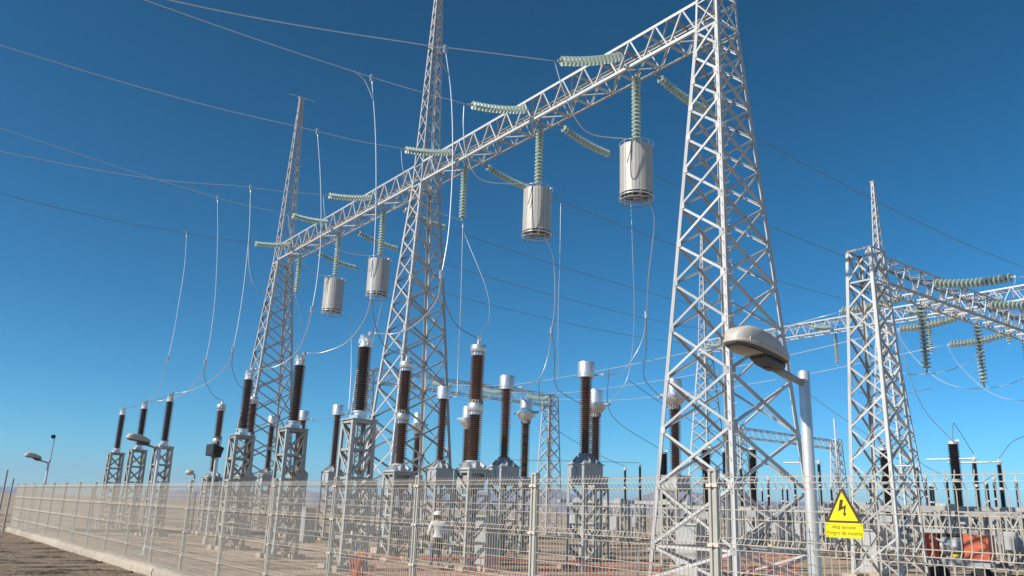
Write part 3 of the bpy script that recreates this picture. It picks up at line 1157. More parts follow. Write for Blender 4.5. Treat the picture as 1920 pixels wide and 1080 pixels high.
def make_frame(length, n):
    """a long steel bearer on lattice legs with ribbed boxes below: the disconnector support tables"""
    t = thing('support_frame', '', 'steel frame', (0, 0, 0), 0, 'long horizontal steel support frames in the far yard')
    mb = MB()
    mb.box((-.3, 0, 2.42), (.1, length, .16))
    mb.obj('bearer', STEEL_P, t)
    mb = MB()
    mb.box((.3, 0, 2.42), (.1, length, .16))
    mb.obj('bearer', STEEL_P, t)
    for k in range(n):
        yv = -length / 2 + length * (k + .5) / n
        pe = link('trestle', None, t)
        pe.location = (0, yv, 0)
        for sx, sy in CORN:
            leg_member('leg', pe, (sx * .34, sy * .34, .05), (sx * .3, sy * .3, 2.33), .09, (-sx, 0, 0), (0, -sy, 0), leg_ped)
        for i in range(2):
            z0, z1 = .2 + i * 1.05, .2 + (i + 1) * 1.05
            for q in range(4):
                c, d = CORN[q], CORN[(q + 1) % 4]
                inn = Vector((-(c[0] + d[0]), -(c[1] + d[1]), 0)).normalized()
                member('brace', pe, (c[0] * .33, c[1] * .33, z0), (d[0] * .31, d[1] * .31, z1), .055, inn, -.01, angle_ped)
                member('brace', pe, (d[0] * .33, d[1] * .33, z0), (c[0] * .31, c[1] * .31, z1), .055, inn, .012, angle_ped)
        mb = MB()
        mb.box((.0, .0, 2.55), (.5, .5, .1))
        mb.obj('seat_plate', TANK, t).location = (0, yv, 0)
        mb = MB()
        mb.box((-.4, .1, 1.3), (.22, .45, .7))
        mb.obj('drive_box', TANK, t).location = (0, yv, 0)
    return t


fr = make_frame(10.0, 3)
for (x, yv), lb in [((46.3, 45.0), 'far steel frame between the right brown column and the nearest tower'),
                    ((44.0, 33.0), 'steel frame with trestles seen through the base of the nearest tower'),
                    ((50.0, 35.5), 'steel frame behind the near lamp pole at fence height'),
                    ((48.0, 22.5), 'long pale steel frame across the right edge behind the fence'),
                    ((58.0, 26.0), 'farther steel frame behind the long pale frame on the right'),
                    ((39.0, 24.0), 'steel frame with crossed trestles behind the yellow sign'),
                    ((33.0, 16.0), 'nearer steel frame with trestles just behind the orange machine'),
                    ((37.0, 18.5), 'steel frame second behind the orange machine'),
                    ((42.0, 15.5), 'steel frame at the right edge below the black posts'),
                    ((33.0, 33.5), 'nearer steel frame half hidden by the column beside the nearest tower')]:
    place(fr, (x, yv, 0), 0, lb)

# control kiosks in the yard
mb = MB()
kio = thing('control_cabinet', '', 'cabinet', (0, 0, 0), 0, 'grey control cabinets beside the pedestals')
mb.box((0, 0, .85), (.5, .8, 1.3))
mb.box((0, 0, .1), (.6, .9, .2))
mb.obj('body', TANK, kio)
mb = MB()
mb.box((-.26, 0, .85), (.02, .72, 1.2))
mb.box((-.28, .28, .85), (.03, .04, .15))
mb.obj('door', TANK, kio)
mb = MB()
mb.box((0, 0, 1.53), (.64, .94, .05))
mb.obj('lid', STEEL, kio)
for (x, yv), lb in [((16.6, 23.2), 'grey control cabinet behind the walking worker'), ((21.0, 18.2), 'grey control cabinet inside the base of the nearest tower'),
                    ((16.4, 37.0), 'dark control cabinet beside the second pedestal from the middle tower'), ((30.5, 17.6), 'grey control cabinet left of the yellow sign')]:
    place(kio, (x, yv, 0), 0, lb)

# orange work machine in the far right of the yard
wm = thing('work_machine', 'orange wheeled work machine with a pale boom parked behind the fence on the right', 'machine', (28.6, 13.6, 0), R(90 + 12))
mb = MB()
mb.box((0, 0, .72), (2.3, .9, .28))
mb.obj('chassis', STEEL_D, wm)
for x0, w in ((-.78, .82), (.80, .55)):
    mb = MB()
    mb.box((x0, .1, 1.31), (w, 1.0, .86))
    mb.box((x0, .61, 1.3), (w * .8, .02, .66))
    mb.obj('side_panel', ORANGE, wm)
mb = MB()
mb.tube([(-.32, .2, 1.3), (.46, .2, 1.3)], .36, 18)
mb.obj('tank', STEEL_D, wm)
mb = MB()
mb.box((.1, .1, 1.70), (.8, .6, .10))
mb.obj('engine_hood', BLACK, wm)
mb = MB()
mb.tube([(-.2, .62, 1.1), (.65, .62, 1.62)], .035, 8)
mb.obj('boom', STEEL, wm)
mb = MB()
mb.box((-.1, .55, .98), (.34, .1, .1))
mb.obj('tow_handle', YPAINT, wm)
wm.scale = (.86, .9, .88)
for sx in (-.75, .75):
    for sy in (-.45, .45):
        mb = MB()
        mb.tube([(sx, sy - .11, .28), (sx, sy + .11, .28)], .28, 18)
        mb.tube([(sx, sy - .115, .28), (sx, sy + .115, .28)], .12, 12, 1)
        mb.obj('wheel', [RUBBER, BLACK], wm)

# ------------------------------------------------------------------ conductors, droppers and jumpers
def wire(name, pts, r, m, label, group, cat='cable', clamps=(), n=8, seg=6):
    p = spline(pts, n)
    o = p[0].copy()
    t = thing(name, label, cat, o, 0, group)
    mb = MB()
    mb.tube([q - o for q in p], r, seg)
    mb.obj('strand', m, t, True)
    for c in clamps:
        c = Vector(c) - o
        mb = MB()
        mb.box(c, (.09, .09, .22))
        mb.box(c + Vector((0, 0, .03)), (.13, .05, .1))
        mb.obj('clamp', ALU, t)
    return t


ORD = ['first', 'second', 'third', 'fourth', 'fifth', 'sixth']
WHL = ['topmost conductor crossing the upper left sky from the nearest strain string',
       'second conductor from the top in the left sky',
       'third conductor from the top in the left sky',
       'fourth conductor, reaching the strain string left of the middle tower',
       'faint conductor passing the mast of the far left tower',
       'lowest conductor of the left sky beside the far left tower']
CL = [[(14.5, 15.15), (10.54, 14.05), (9.89, 13.86), (3.19, 12.35), (-6, 11.3), (-30, 11.0)],
      [(14.65, 15.74), (10.84, 15.42), (4.11, 15.2), (-6, 15.3), (-30, 16.5)],
      [(14.9, 15.85), (11.23, 15.44), (.8, 14.97), (-30, 15.6)],
      [(14.8, 15.92), (11.3, 15.33), (1.73, 14.17), (-30, 13.5)],
      [(15.05, 16.37), (11.34, 16.3), (1.79, 17.0), (-30, 20.0)],
      [(15.0, 16.02), (11.44, 15.76), (2.6, 15.68), (-30, 17.2)]]
for i, s in enumerate(PH):
    wire('conductor', [(x, s, z) for x, z in CL[i]], .0135, WIRE_D if i in (5,) else WIRE, WHL[i], 'overhead conductors in the left sky', 'cable')
WHR = ['behind the nearest tower to the right edge', 'second from the nearest tower', 'third, passing above the second trap', 'fourth, starting behind the middle tower', 'fifth', 'sixth, starting at the far left tower']
WHR = ['dark conductor crossing the right sky behind the nearest tower', 'dark conductor reaching the flat topped tower at its top', 'dark conductor reaching the flat topped tower below its top',
       'long dark conductor passing behind the wires of the second trap', 'long dark conductor passing below the second trap', 'lowest long dark conductor, starting at the far left tower']
for i, s in enumerate(PH):
    wire('conductor', [(21.8, s, 15.88), (30, s, 15.45), (40, s, 15.25), (48, s, 15.45), (54.3, s, 15.88)], .0145, WIRE_D, WHR[i], 'overhead conductors towards the far gantry', 'cable')
for i, tt in enumerate(BT):
    e = ['upper', 'middle', 'lower'][i]
    wire('busbar_cable', [(tt, 18.5, 10.1), (tt, 26, 9.5), (tt, 33, 9.25), (tt + 1, 42, 9.5), (tt + 2, 50.3, 10.4)], .017, WIRE, e + ' pale bus conductor between the low beam and the distant beam', 'bus conductors over the yard', 'cable')
    wire('busbar_cable', [(tt, 11.5, 10.2), (tt, 4, 9.8), (tt, -4, 10.0)], .017, WIRE, e + ' bus conductor leaving the low beam past the right edge', 'bus conductors past the right edge', 'cable')
    # loops under the low beam through the hanging string
    wire('jumper_loop', [(tt, 18.4, 10.1), (tt + .05, 17.9, 9.0), (tt, 16.6, 7.6), (tt, 15.0, 7.18), (tt, 13.4, 7.5), (tt, 12.1, 8.8), (tt, 11.6, 10.2)], 0.0115, WIRE_M,
         'sagging cable loop held by the big hanging glass string ' + BN[i], 'cable loops under the low busbar beam', 'cable')
JW = {
    'd1': [(10.54, 17.6, 14.0), (10.82, 17.6, 12.66), (10.99, 17.6, 10.81), (11.0, 17.6, 8.84), (10.86, 17.6, 7.56)],
    'd1b': [(9.89, 17.6, 13.82), (10.33, 17.6, 13.7), (10.67, 17.6, 13.26)],
    'd1c': [(10.86, 17.6, 7.56), (11.17, 18.3, 7.03), (11.47, 19.8, 6.69), (11.49, 21.0, 6.6), (11.05, 21.5, 6.62)],
    'd1e': [(10.86, 17.6, 7.56), (11.29, 18.0, 6.93), (12.87, 19.8, 6.86), (14.45, 21.0, 6.9)],
    'j1': [(14.46, 17.6, 15.12), (14.8, 17.6, 14.34), (15.32, 17.6, 13.52), (16.04, 17.6, 13.18), (17.55, 17.35, 13.4)],
    'd2': [(10.84, 22.7, 15.4), (11.15, 22.7, 13.49), (11.38, 22.7, 11.13), (11.46, 22.7, 9.35), (11.5, 22.7, 8.05)],
    'd2b': [(10.2, 22.7, 15.4), (10.6, 22.7, 15.2), (10.98, 22.7, 14.6)],
    'd2c': [(11.5, 22.7, 8.05), (11.76, 23.6, 7.47), (11.88, 25.0, 6.95), (11.5, 25.9, 6.68), (11.05, 26.24, 6.62)],
    'd2e': [(11.5, 22.7, 8.05), (11.84, 23.0, 7.3), (12.96, 24.3, 6.87), (14.42, 25.45, 6.9)],
    'j2': [(14.51, 22.7, 15.74), (14.54, 22.7, 14.78), (14.74, 22.7, 13.82), (15.47, 22.7, 13.05), (17.55, 22.45, 13.4)],
    'd3': [(11.23, 27.8, 15.44), (11.56, 27.8, 13.48), (11.79, 27.8, 11.41), (11.82, 27.8, 9.76), (11.74, 27.8, 8.54)],
    'd3c': [(11.74, 27.8, 8.54), (11.91, 28.5, 7.88), (12.09, 29.8, 7.2), (11.7, 30.7, 6.75), (11.05, 31.05, 6.62)],
    'j3': [(14.85, 27.8, 15.86), (15.03, 27.8, 14.92), (15.57, 27.8, 14.02), (16.63, 27.8, 13.6), (18.0, 27.8, 13.5)],
    'd4': [(11.3, 35.0, 15.33), (11.49, 35.0, 13.14), (11.54, 35.0, 10.94), (11.51, 35.0, 9.26), (11.42, 35.0, 7.96)],
    'd4c': [(11.42, 35.0, 7.96), (11.72, 36.5, 7.48), (11.87, 39.0, 7.05), (11.6, 41.0, 6.75), (11.05, 41.65, 6.62)],
    'd4e': [(11.42, 35.0, 7.96), (12.15, 37.0, 7.45), (13.3, 39.0, 6.95), (14.45, 40.3, 6.9)],
    'd5': [(11.34, 40.0, 16.29), (11.62, 40.0, 14.13), (11.86, 40.0, 11.45), (11.9, 40.0, 9.34), (11.82, 40.0, 8.03)],
    'd5c': [(11.82, 40.0, 8.03), (12.09, 41.5, 7.5), (12.16, 44.0, 6.95), (11.7, 45.8, 6.7), (11.05, 46.4, 6.62)],
    'd5e': [(11.82, 40.0, 8.03), (12.32, 41.5, 7.55), (13.4, 43.5, 7.02), (14.45, 45.1, 6.9)],
    'd6': [(11.44, 45.2, 15.76), (11.58, 45.2, 13.87), (11.56, 45.2, 11.78), (11.52, 45.2, 10.03), (11.42, 45.2, 8.81)],
    'd6c': [(11.42, 45.2, 8.81), (11.68, 46.5, 8.1), (11.93, 49.0, 7.2), (11.6, 50.6, 6.8), (11.05, 51.2, 6.62)],
    'j4': [(14.75, 35.0, 15.92), (14.98, 35.0, 14.75), (15.34, 35.0, 13.91), (16.08, 35.0, 13.36), (17.55, 34.75, 13.4)],
    'j5': [(15.03, 40.0, 16.36), (15.3, 40.0, 15.28), (15.85, 40.0, 14.23), (16.68, 40.0, 13.52), (17.55, 39.75, 13.4)],
    'j6': [(14.87, 45.2, 16.0), (15.07, 45.2, 14.6), (15.47, 45.2, 13.58), (16.42, 45.2, 13.19), (18.0, 45.2, 13.5)],
    't1': [(18.3, 17.4, 11.6), (18.7, 17.5, 10.9), (19.58, 18.6, 9.44), (20.41, 19.5, 8.45)],
    't1c': [(20.41, 19.5, 8.45), (20.74, 20.0, 7.73), (20.51, 20.3, 6.97), (19.81, 20.2, 6.4), (18.95, 20.06, 6.23)],
    't1h': [(20.41, 19.5, 8.45), (20.92, 20.0, 7.47), (21.75, 20.9, 6.56), (23.25, 21.55, 6.1)],
    't2a': [(22.83, 22.7, 15.7), (22.9, 22.7, 14.0), (23.08, 22.8, 12.13), (23.88, 23.5, 10.16), (24.49, 24.2, 8.55), (24.52, 24.6, 7.16), (23.56, 24.65, 6.1)],
    't2': [(18.2, 22.5, 11.6), (19.0, 22.9, 10.85), (19.61, 23.5, 9.39), (19.9, 24.0, 8.48)],
    't2c': [(19.9, 24.0, 8.48), (20.18, 24.5, 7.64), (19.85, 24.6, 6.7), (18.95, 24.5, 6.23)],
    't2h': [(19.9, 24.0, 8.48), (20.42, 24.4, 7.66), (21.4, 25.4, 6.6), (23.25, 25.85, 6.1)],
    't3a': [(23.42, 27.8, 15.72), (23.44, 27.8, 13.37), (23.75, 28.2, 11.22), (24.11, 28.6, 9.33), (24.66, 29.2, 7.74), (24.5, 29.4, 6.6), (23.56, 29.3, 6.1)],
    't3': [(18.05, 27.8, 13.4), (18.24, 28.0, 11.56), (18.56, 28.4, 9.61), (18.97, 29.0, 7.7), (18.95, 28.9, 6.23)],
    't3b': [(18.05, 27.82, 13.3), (18.3, 27.8, 12.7), (18.1, 26, 10.3), (16.6, 23.5, 8.4), (14.55, 21.1, 6.95)],
    't4': [(18.2, 34.8, 11.6), (18.3, 35.1, 10.9), (18.8, 37.0, 8.6), (18.95, 38.9, 6.23)],
    't5': [(18.3, 39.8, 11.6), (19.0, 39.9, 11.5), (19.25, 40.0, 10.5), (19.23, 39.6, 8.43), (18.95, 38.92, 6.26)],
    't5b': [(18.93, 38.9, 6.2), (18.4, 40.2, 6.0), (18.4, 42.0, 5.98), (18.93, 43.2, 6.22)],
    't6': [(18.0, 45.2, 13.4), (18.43, 45.2, 12.05), (18.73, 46.0, 10.3), (19.1, 47.3, 8.2), (18.95, 47.7, 6.23)],
    'e1': [(10.95, 46.4, 6.62), (10.9, 48.5, 6.5), (10.95, 51.2, 6.6)],
    'e2': [(10.95, 41.65, 6.62), (10.9, 44, 6.48), (10.95, 46.3, 6.6)],
}
JL = {
    'd': 'pale dropper cable hanging from the overhead conductor to the ',
    'j': 'pale slack jumper looping from the near strain string to the ',
}
PN = ['largest dark post', 'second dark post from the middle tower', 'dark post before the far left tower', 'third dark post from the left', 'second dark post from the left', 'leftmost dark post']
TN = ['nearest line trap', 'second line trap', 'trapless string by the middle tower', 'trap left of the middle tower', 'leftmost line trap', 'trapless string by the far left tower']
LBL = {}
for i in range(6):
    LBL['d%d' % (i + 1)] = 'straight pale dropper cable above the ' + PN[i]
    LBL['d%dc' % (i + 1)] = 'curved cable tail joining its dropper to the ' + PN[i]
    LBL['j%d' % (i + 1)] = 'slack jumper cable looping under the beam to the ' + TN[i]
LBL.update({
    'd1b': 'short cable whisker clamped beside the top of the rightmost dropper', 'd2b': 'short cable whisker clamped at the top of the dropper above the largest post',
    'd1e': 'dark cable branch going down to the tallest two stage insulator', 'd2e': 'dark cable branch to the two stage insulator before the middle tower',
    'd4e': 'dark cable branch to the two stage insulator at the far left tower', 'd5e': 'dark cable branch to the two stage insulator behind the floodlight',
    't1': 'pale cable hanging from the right side of the nearest line trap', 't1c': 'curved cable ending at the nearest drum cap column', 't1h': 'dark cable branch ending at the wide head inside the nearest tower',
    't2a': 'long pale cable hanging left under the nearest trap to a wide headed insulator', 't2': 'pale cable hanging from the second line trap', 't2c': 'curved cable ending at the second drum cap column',
    't2h': 'dark cable branch passing behind the nearest drum cap column', 't3a': 'long pale cable just right of the second trap, down to a wide headed insulator',
    't3': 'pale cable from the trapless string to the drum cap by the middle tower', 't3b': 'pale cable from the trapless string to the tallest two stage insulator',
    't4': 'cable hanging under the trap beside the middle tower', 't5': 'cable leaving the leftmost trap and running down to a drum cap', 't5b': 'short dark cable linking two drum cap columns left of the largest post',
    't6': 'cable hanging from the trapless string at the far left tower', 'e1': 'dark link cable between the two leftmost dark posts', 'e2': 'dark link cable between the second and third dark posts from the left'})
for k, p in JW.items():
    dark = k[-1] in 'eh' or k in ('d1b', 't5b', 'e1', 'e2')
    g = 'dropper cables' if k[0] == 'd' else 'jumper cables' if k[0] == 'j' else 'equipment cables'
    cl = []
    if len(k) == 2 and k[0] == 'd':
        cl = [p[0], p[-1]]
    elif k in ('t1', 't2'):
        cl = [p[-1]]
    wire('cable', p, .0145 if dark else (.014 if k in ('t2a', 't3a', 't3b', 't5', 't6', 'j3', 'j5') else .0175), WIRE_D if dark else (WIRE_M if k in ('t3b', 't6') else WIRE), LBL[k], g, 'cable', cl)
# slack wires of the right side
for k, (p, lb) in enumerate([
    ([(27.3, 15.3, 8.6), (29, 17, 7.6), (31.5, 18.4, 7.0), (35, 19, 7.2), (39, 19, 8.0)], 'slack bus cable sagging across the sky right of the flat topped tower'),
    ([(35.1, 18.3, 10.1), (36.2, 18.6, 8.4), (38.5, 19.2, 7.0), (42, 20, 6.2), (43.1, 20.2, 5.95)], 'slack cable dropping to the thickest breaker column'),
    ([(43.1, 20.2, 5.9), (44, 20.5, 6.9), (46.0, 21.2, 6.8), (48.1, 21.5, 5.7)], 'arched cable between the thickest breaker and the disconnector'),
    ([(48.1, 21.5, 5.7), (50, 22.5, 4.8), (54, 24, 4.4), (58.4, 25, 5.1)], 'low slack cable right of the bright disconnector'),
    ([(44.15, 24.45, 5.8), (46, 24.3, 6.6), (52, 26.5, 5.6), (61, 29.3, 5.2)], 'arched cable right of the flat topped tower'),
    ([(52, 18.0, 5.0), (50.5, 18.8, 6.6), (48.5, 19.4, 6.4), (47.05, 19.8, 5.3)], 'arched cable at the right edge above the black posts'),
    ([(33.5, 33.5, 9.2), (38, 33.5, 7.6), (43.3, 32.5, 6.0)], 'slack cable falling to a breaker inside the nearest tower'),
    ([(30.55, 32.0, 9.25), (32, 33.2, 7.0), (34.4, 31.7, 5.2)], 'thin cable falling to the breaker left of the nearest tower'),
    ([(30.55, 38.0, 9.35), (33.0, 40.0, 7.2), (40, 43, 5.8), (44.14, 44.41, 5.2)], 'thin cable falling behind the nearest drum cap column'),
    ([(40.3, 32.3, 5.9), (42, 32.0, 5.2), (43.3, 32.4, 5.9)], 'low slack cable between posts inside the nearest tower'),
    ([(45.0, 43.8, 5.5), (40, 44, 5.3), (33, 45.5, 5.0)], 'low cable behind the brown columns at fence height'),
    ([(35.1, 24.0, 9.6), (36.5, 24.2, 8.2), (44.1, 24.4, 5.9)], 'straight pale dropper right of the flat topped tower'),
]):
    wire('cable', p, .017, WIRE if k in (0, 1, 11) else WIRE_D, lb, 'slack cables of the far yard', 'cable')

# ------------------------------------------------------------------ perimeter fence
FX, TOPZ = 5.92, 2.13
fence = thing('mesh_fence', 'pale welded wire mesh fence on posts along the kerb, spikes on top', 'fence', (FX, 0, 0))
PW = 2.5


def panel_mesh(w=2.42, nw=49, rw=.0031):
    mb = MB()
    folds = [.30, .82, 1.34, 1.86]
    zs = [.0]
    prof = [(0, 0)]
    for fz in folds:
        prof += [(0, fz), (-.035, fz + .05), (0, fz + .10)]
    prof.append((0, 1.995))
    for i in range(nw):
        yy = -w / 2 + .01 + (w - .02) * i / (nw - 1)
        n = 3
        v = []
        for x, z in prof:
            for k in range(n):
                a = 2 * PI * k / n + PI
                v.append((x + rw * 1.15 * math.cos(a), yy + rw * 1.15 * math.sin(a), z))
        f = []
        for j in range(len(prof) - 1):
            for k in range(n):
                f.append((j * n + k, j * n + (k + 1) % n, (j + 1) * n + (k + 1) % n, (j + 1) * n + k))
        mb.add(v, f)
    hz = [.02, .16]
    for fz in folds:
        hz += [fz, fz + .10]
    hz += [.56, .64, 1.08, 1.16, 1.60, 1.68]
    for z in hz:
        mb.tube([(.006, -w / 2, z), (.006, w / 2, z)], rw * 1.1, 4)
    for fz in folds:
        mb.tube([(-.033, -w / 2, fz + .05), (-.033, w / 2, fz + .05)], rw * 1.1, 4)
    return mb.data('wire_panel', [FENCE])


def post_mesh():
    mb = MB()
    for yy in (-.031, .031):
        mb.box((0, yy, .985), (.056, .026, 1.97))
    mb.box((.004, 0, .98), (.030, .036, 1.96))
    mb.box((0, 0, 1.975), (.062, .09, .02))
    return mb.data('post', [FPOST])


pan_me, post_me = panel_mesh(), post_mesh()
mb = MB()
mb.box((-.036, 0, 0), (.012, .12, .032))
mb.tube([(-.055, 0, 0), (-.03, 0, 0)], .012, 6)
clip_me = mb.data('clip', [FENCE])
ZB = .155
for i in range(-1, 19):
    yv = 44.86 + 1.25 - 1.25 - PW * i
    if yv < -3:
        break
    if i == 17:
        yv -= .75
    if i == 18:
        break
    o = link('post', post_me, fence)
    o.location = (0, yv, ZB)
    for zc in (.34, .84, 1.345, 1.845):
        c = link('clip', clip_me, fence)
        c.location = (0, yv, ZB + zc)
    if i < 18:
        q = link('wire_panel', pan_me, fence)
        q.scale = (1, 1, .965)
        q.location = (-.012, yv - PW / 2, ZB + .02)
        if i == 16:
            q.scale = (1, 1.3, .965)
            q.location.y = yv - 1.625
# the return side beyond the corner
side = thing('mesh_fence', 'far return side of the mesh fence running away from the left corner', 'fence', (FX, 46.05, 0))
for i in range(0, 22):
    o = link('post', post_me, side)
    o.location = (.6 + PW * i, 0, ZB - .02)
    o.rotation_euler = (0, 0, PI / 2)
    q = link('wire_panel', pan_me, side)
    q.location = (.6 + PW * (i + .5), 0, ZB)
    q.rotation_euler = (0, 0, PI / 2)

# old leaning posts of an outer fence at the far left
out = thing('strand_fence', 'leaning thin posts with wire strands outside the left corner', 'fence', (4.9, 43.6, -.05))
for dx, dy, h in ((0, 0, 2.75), (.4, .9, 2.4), (-3.5, 1.6, 2.5)):
    mb = MB()
    mb.tube([(dx, dy, 0), (dx + .03, dy - .05, h)], [.05, .04], 7)
    mb.obj('post', STEEL_D, out)
for z in (.6, 1.2, 1.8):
    mb = MB()
    mb.tube([(-3.5, 1.6, z), (0, 0, z - .03), (.4, .9, z)], .006, 4)
    mb.obj('strand', WIRE_D, out)

# warning sign fixed to the mesh
sg = thing('warning_sign', 'yellow high voltage warning sign with a triangle and lightning arrow on the mesh', 'sign', (5.835, 3.585, 1.615), R(0))
sg.rotation_euler = (R(90), 0, R(-90))   # local x -> world -Y, local y -> up, local z -> towards the camera side
W2 = .152


def extr(pts, z0, z1):
    n = len(pts)
    v = [(x, y, z0) for x, y in pts] + [(x, y, z1) for x, y in pts]
    f = [tuple(range(n - 1, -1, -1)), tuple(range(n, 2 * n))] + [(i, (i + 1) % n, n + (i + 1) % n, n + i) for i in range(n)]
    return v, f


mb = MB()
mb.add(*extr([(-W2, 0), (W2, 0), (W2, .107), (-W2, .107)], 0, .003))
mb.obj('text_plate', YELLOW, sg)
mb = MB()
mb.add(*extr([(-.145, .1085), (.145, .1085), (.012, .352), (-.012, .352)], 0, .003))
mb.obj('triangle_border', INK, sg)
mb = MB()
mb.add(*extr([(-.117, .1225), (.117, .1225), (.0, .333)], .0034, .005))
mb.obj('triangle_plate', YELLOW, sg)
mb = MB()
ox, oy = -.006, .0
bolt = [(-.012, .275), (.014, .275), (.002, .222), (.034, .236), (.024, .178), (.034, .178), (.019, .150), (.003, .178), (.013, .178), (.016, .212), (-.032, .190)]
v, f = extr([(x + ox, y + oy) for x, y in bolt], .0054, .0062)
mb.add(v, f)
mb.obj('lightning_arrow', INK, sg)
mb = MB()
for bx_, by_ in ((-.138, .012), (.138, .012), (-.138, .095), (.138, .095), (0, .34)):
    mb.lathe([(.006, .003), (.006, .0075), (.0, .008)], 8, 0, (bx_, by_ if by_ < .3 else .328, .002))
tag(mb.obj('fixing_bolts', STEEL_D, sg), kind='stuff')
for txt, yy, sz in (('Alta tensión', .064, .040), ('Peligro de muerte', .022, .040)):
    cu = bpy.data.curves.new('lettering', 'FONT')
    cu.body = txt
    cu.size = sz
    cu.align_x = 'CENTER'
    cu.extrude = .0006
    cu.offset = -.0004
    cu.materials.append(INK)
    tmp = bpy.data.objects.new('lettering_curve', cu)
    me = bpy.data.meshes.new_from_object(tmp)
    bpy.data.objects.remove(tmp)
    bpy.data.curves.remove(cu)
    o = link('lettering', me, sg)
    o.location = (0, yy, .0042)

# ------------------------------------------------------------------ street lamps


def loft(secs, n=20, ex=2.6):
    """secs: (x, half width, z top, z bottom, z rim); superellipse rings along x"""
    v, f = [], []
    for x, w, zt, zb in secs:
        zc, h = (zt + zb) / 2, (zt - zb) / 2
        for k in range(n):
            a = 2 * PI * k / n
            c, s = math.cos(a), math.sin(a)
            v.append((x, w * math.copysign(abs(c) ** (2 / ex), c), zc + h * math.copysign(abs(s) ** (2 / ex), s)))
    for i in range(len(secs) - 1):
        for k in range(n):
            f.append((i * n + k, i * n + (k + 1) % n, (i + 1) * n + (k + 1) % n, (i + 1) * n + k))
    f.append(tuple(range(n - 1, -1, -1)))
    f.append(tuple((len(secs) - 1) * n + k for k in range(n)))
    return v, f


def make_lamp():
    """cobra head on a low tubular pole; the arm points along local -X"""
    t = thing('street_lamp', '', 'street lamp', (0, 0, 0), 0, 'grey street lamps on tubular poles along the fence')
    mb = MB()
    mb.lathe([(.058, .02), (.055, 1.5), (.050, 3.03), (.046, 3.045), (.0, 3.045)], 18)
    soft(mb.obj('pole', mat_pole, t), 40)
    mb = MB()
    mb.lathe([(.085, .0), (.085, .16), (.06, .24)], 16)
    mb.box((0, 0, .01), (.3, .3, .03))
    mb.obj('base', mat_pole, t)
    mb = MB()
    mb.tube([(-.02, 0, 2.93), (-.44, 0, 3.02)], .030, 12)
    mb.obj('arm', STEEL_D, t, True)
    tilt = Matrix.Rotation(R(8), 4, 'Y') @ Matrix.Translation((0, 0, 0))
    hd = link('lamp_head', None, t)
    hd.location = (-.34, 0, 3.068)
    hd.scale = (.84, .88, .92)
    hd.rotation_euler = (0, R(7), 0)
    mb = MB()
    mb.add(*loft([(-.84, .03, .065, .03), (-.825, .08, .115, .02), (-.775, .125, .165, .015), (-.69, .158, .20, .012), (-.55, .172, .212, .010), (-.38, .166, .198, .010), (-.2, .146, .158, .010), (-.05, .118, .118, .010), (.0, .10, .10, .015)], 28, 3.6))
    soft(mb.obj('housing', LAMP, hd), 45)
    mb = MB()
    mb.add(*loft([(-.846, .04, .05, .018), (-.832, .088, .052, .014), (-.78, .133, .053, .011), (-.69, .165, .054, .009), (-.55, .178, .054, .008), (-.38, .172, .054, .008), (-.2, .152, .053, .008), (-.05, .123, .052, .009), (.006, .10, .05, .014)], 28, 4.5))
    soft(mb.obj('rim', LAMP, hd), 45)
    mb = MB()
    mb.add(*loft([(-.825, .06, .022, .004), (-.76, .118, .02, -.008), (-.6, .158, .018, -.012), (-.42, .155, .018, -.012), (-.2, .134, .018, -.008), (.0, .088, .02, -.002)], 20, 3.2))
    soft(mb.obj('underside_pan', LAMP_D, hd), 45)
    mb = MB()
    mb.add(*loft([(-.775, .05, -.004, -.014), (-.72, .10, -.004, -.028), (-.6, .128, -.004, -.036), (-.47, .12, -.004, -.03), (-.43, .09, -.004, -.02)], 18, 2.4))
    soft(mb.obj('lens', LENS, hd), 60)
    mb = MB()
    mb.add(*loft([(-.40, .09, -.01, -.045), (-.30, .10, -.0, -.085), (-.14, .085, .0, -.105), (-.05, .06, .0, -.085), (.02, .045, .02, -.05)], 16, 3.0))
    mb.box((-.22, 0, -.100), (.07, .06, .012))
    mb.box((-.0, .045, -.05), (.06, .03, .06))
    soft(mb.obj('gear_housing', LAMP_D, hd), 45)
    mb = MB()
    for sy in (-1, 1):
        mb.box((-.30, sy * .1515, .075), (.018, .012, .10))
        mb.box((-.72, sy * .1485, .045), (.014, .01, .05))
    mb.obj('latch', LAMP, hd)
    return t


mat_pole = mat('pole_galvanised', (0.74, 0.73, 0.70), 0.38, 0.4, 0.15, 3.5)
lamp = make_lamp()
place(lamp, (6.62, 4.37, 0), 0, 'large street lamp head on a pole beside the yellow sign')
o = place(lamp, (7.21, 27.95, 0), 0, 'street lamp in front of the third dark post from the left')
o.scale = (1, 1, 1.1)
o = place(lamp, (6.55, 43.9, 0), 0, 'small street lamp at the far left corner of the fence')
o.scale = (1, 1, 1.06)
st = thing('camera_mast', 'thin rod with a small sensor on top of the far left lamp pole', 'sensor', (6.55, 43.9, 3.25))
mb = MB()
mb.tube([(.05, 0, -.1), (.06, 0, .95)], .022, 8)
mb.obj('rod', STEEL_D, st)
mb = MB()
mb.lathe([(.02, .95), (.10, 1.0), (.11, 1.08), (.05, 1.14)], 12)
mb.obj('sensor_head', BLACK, st)

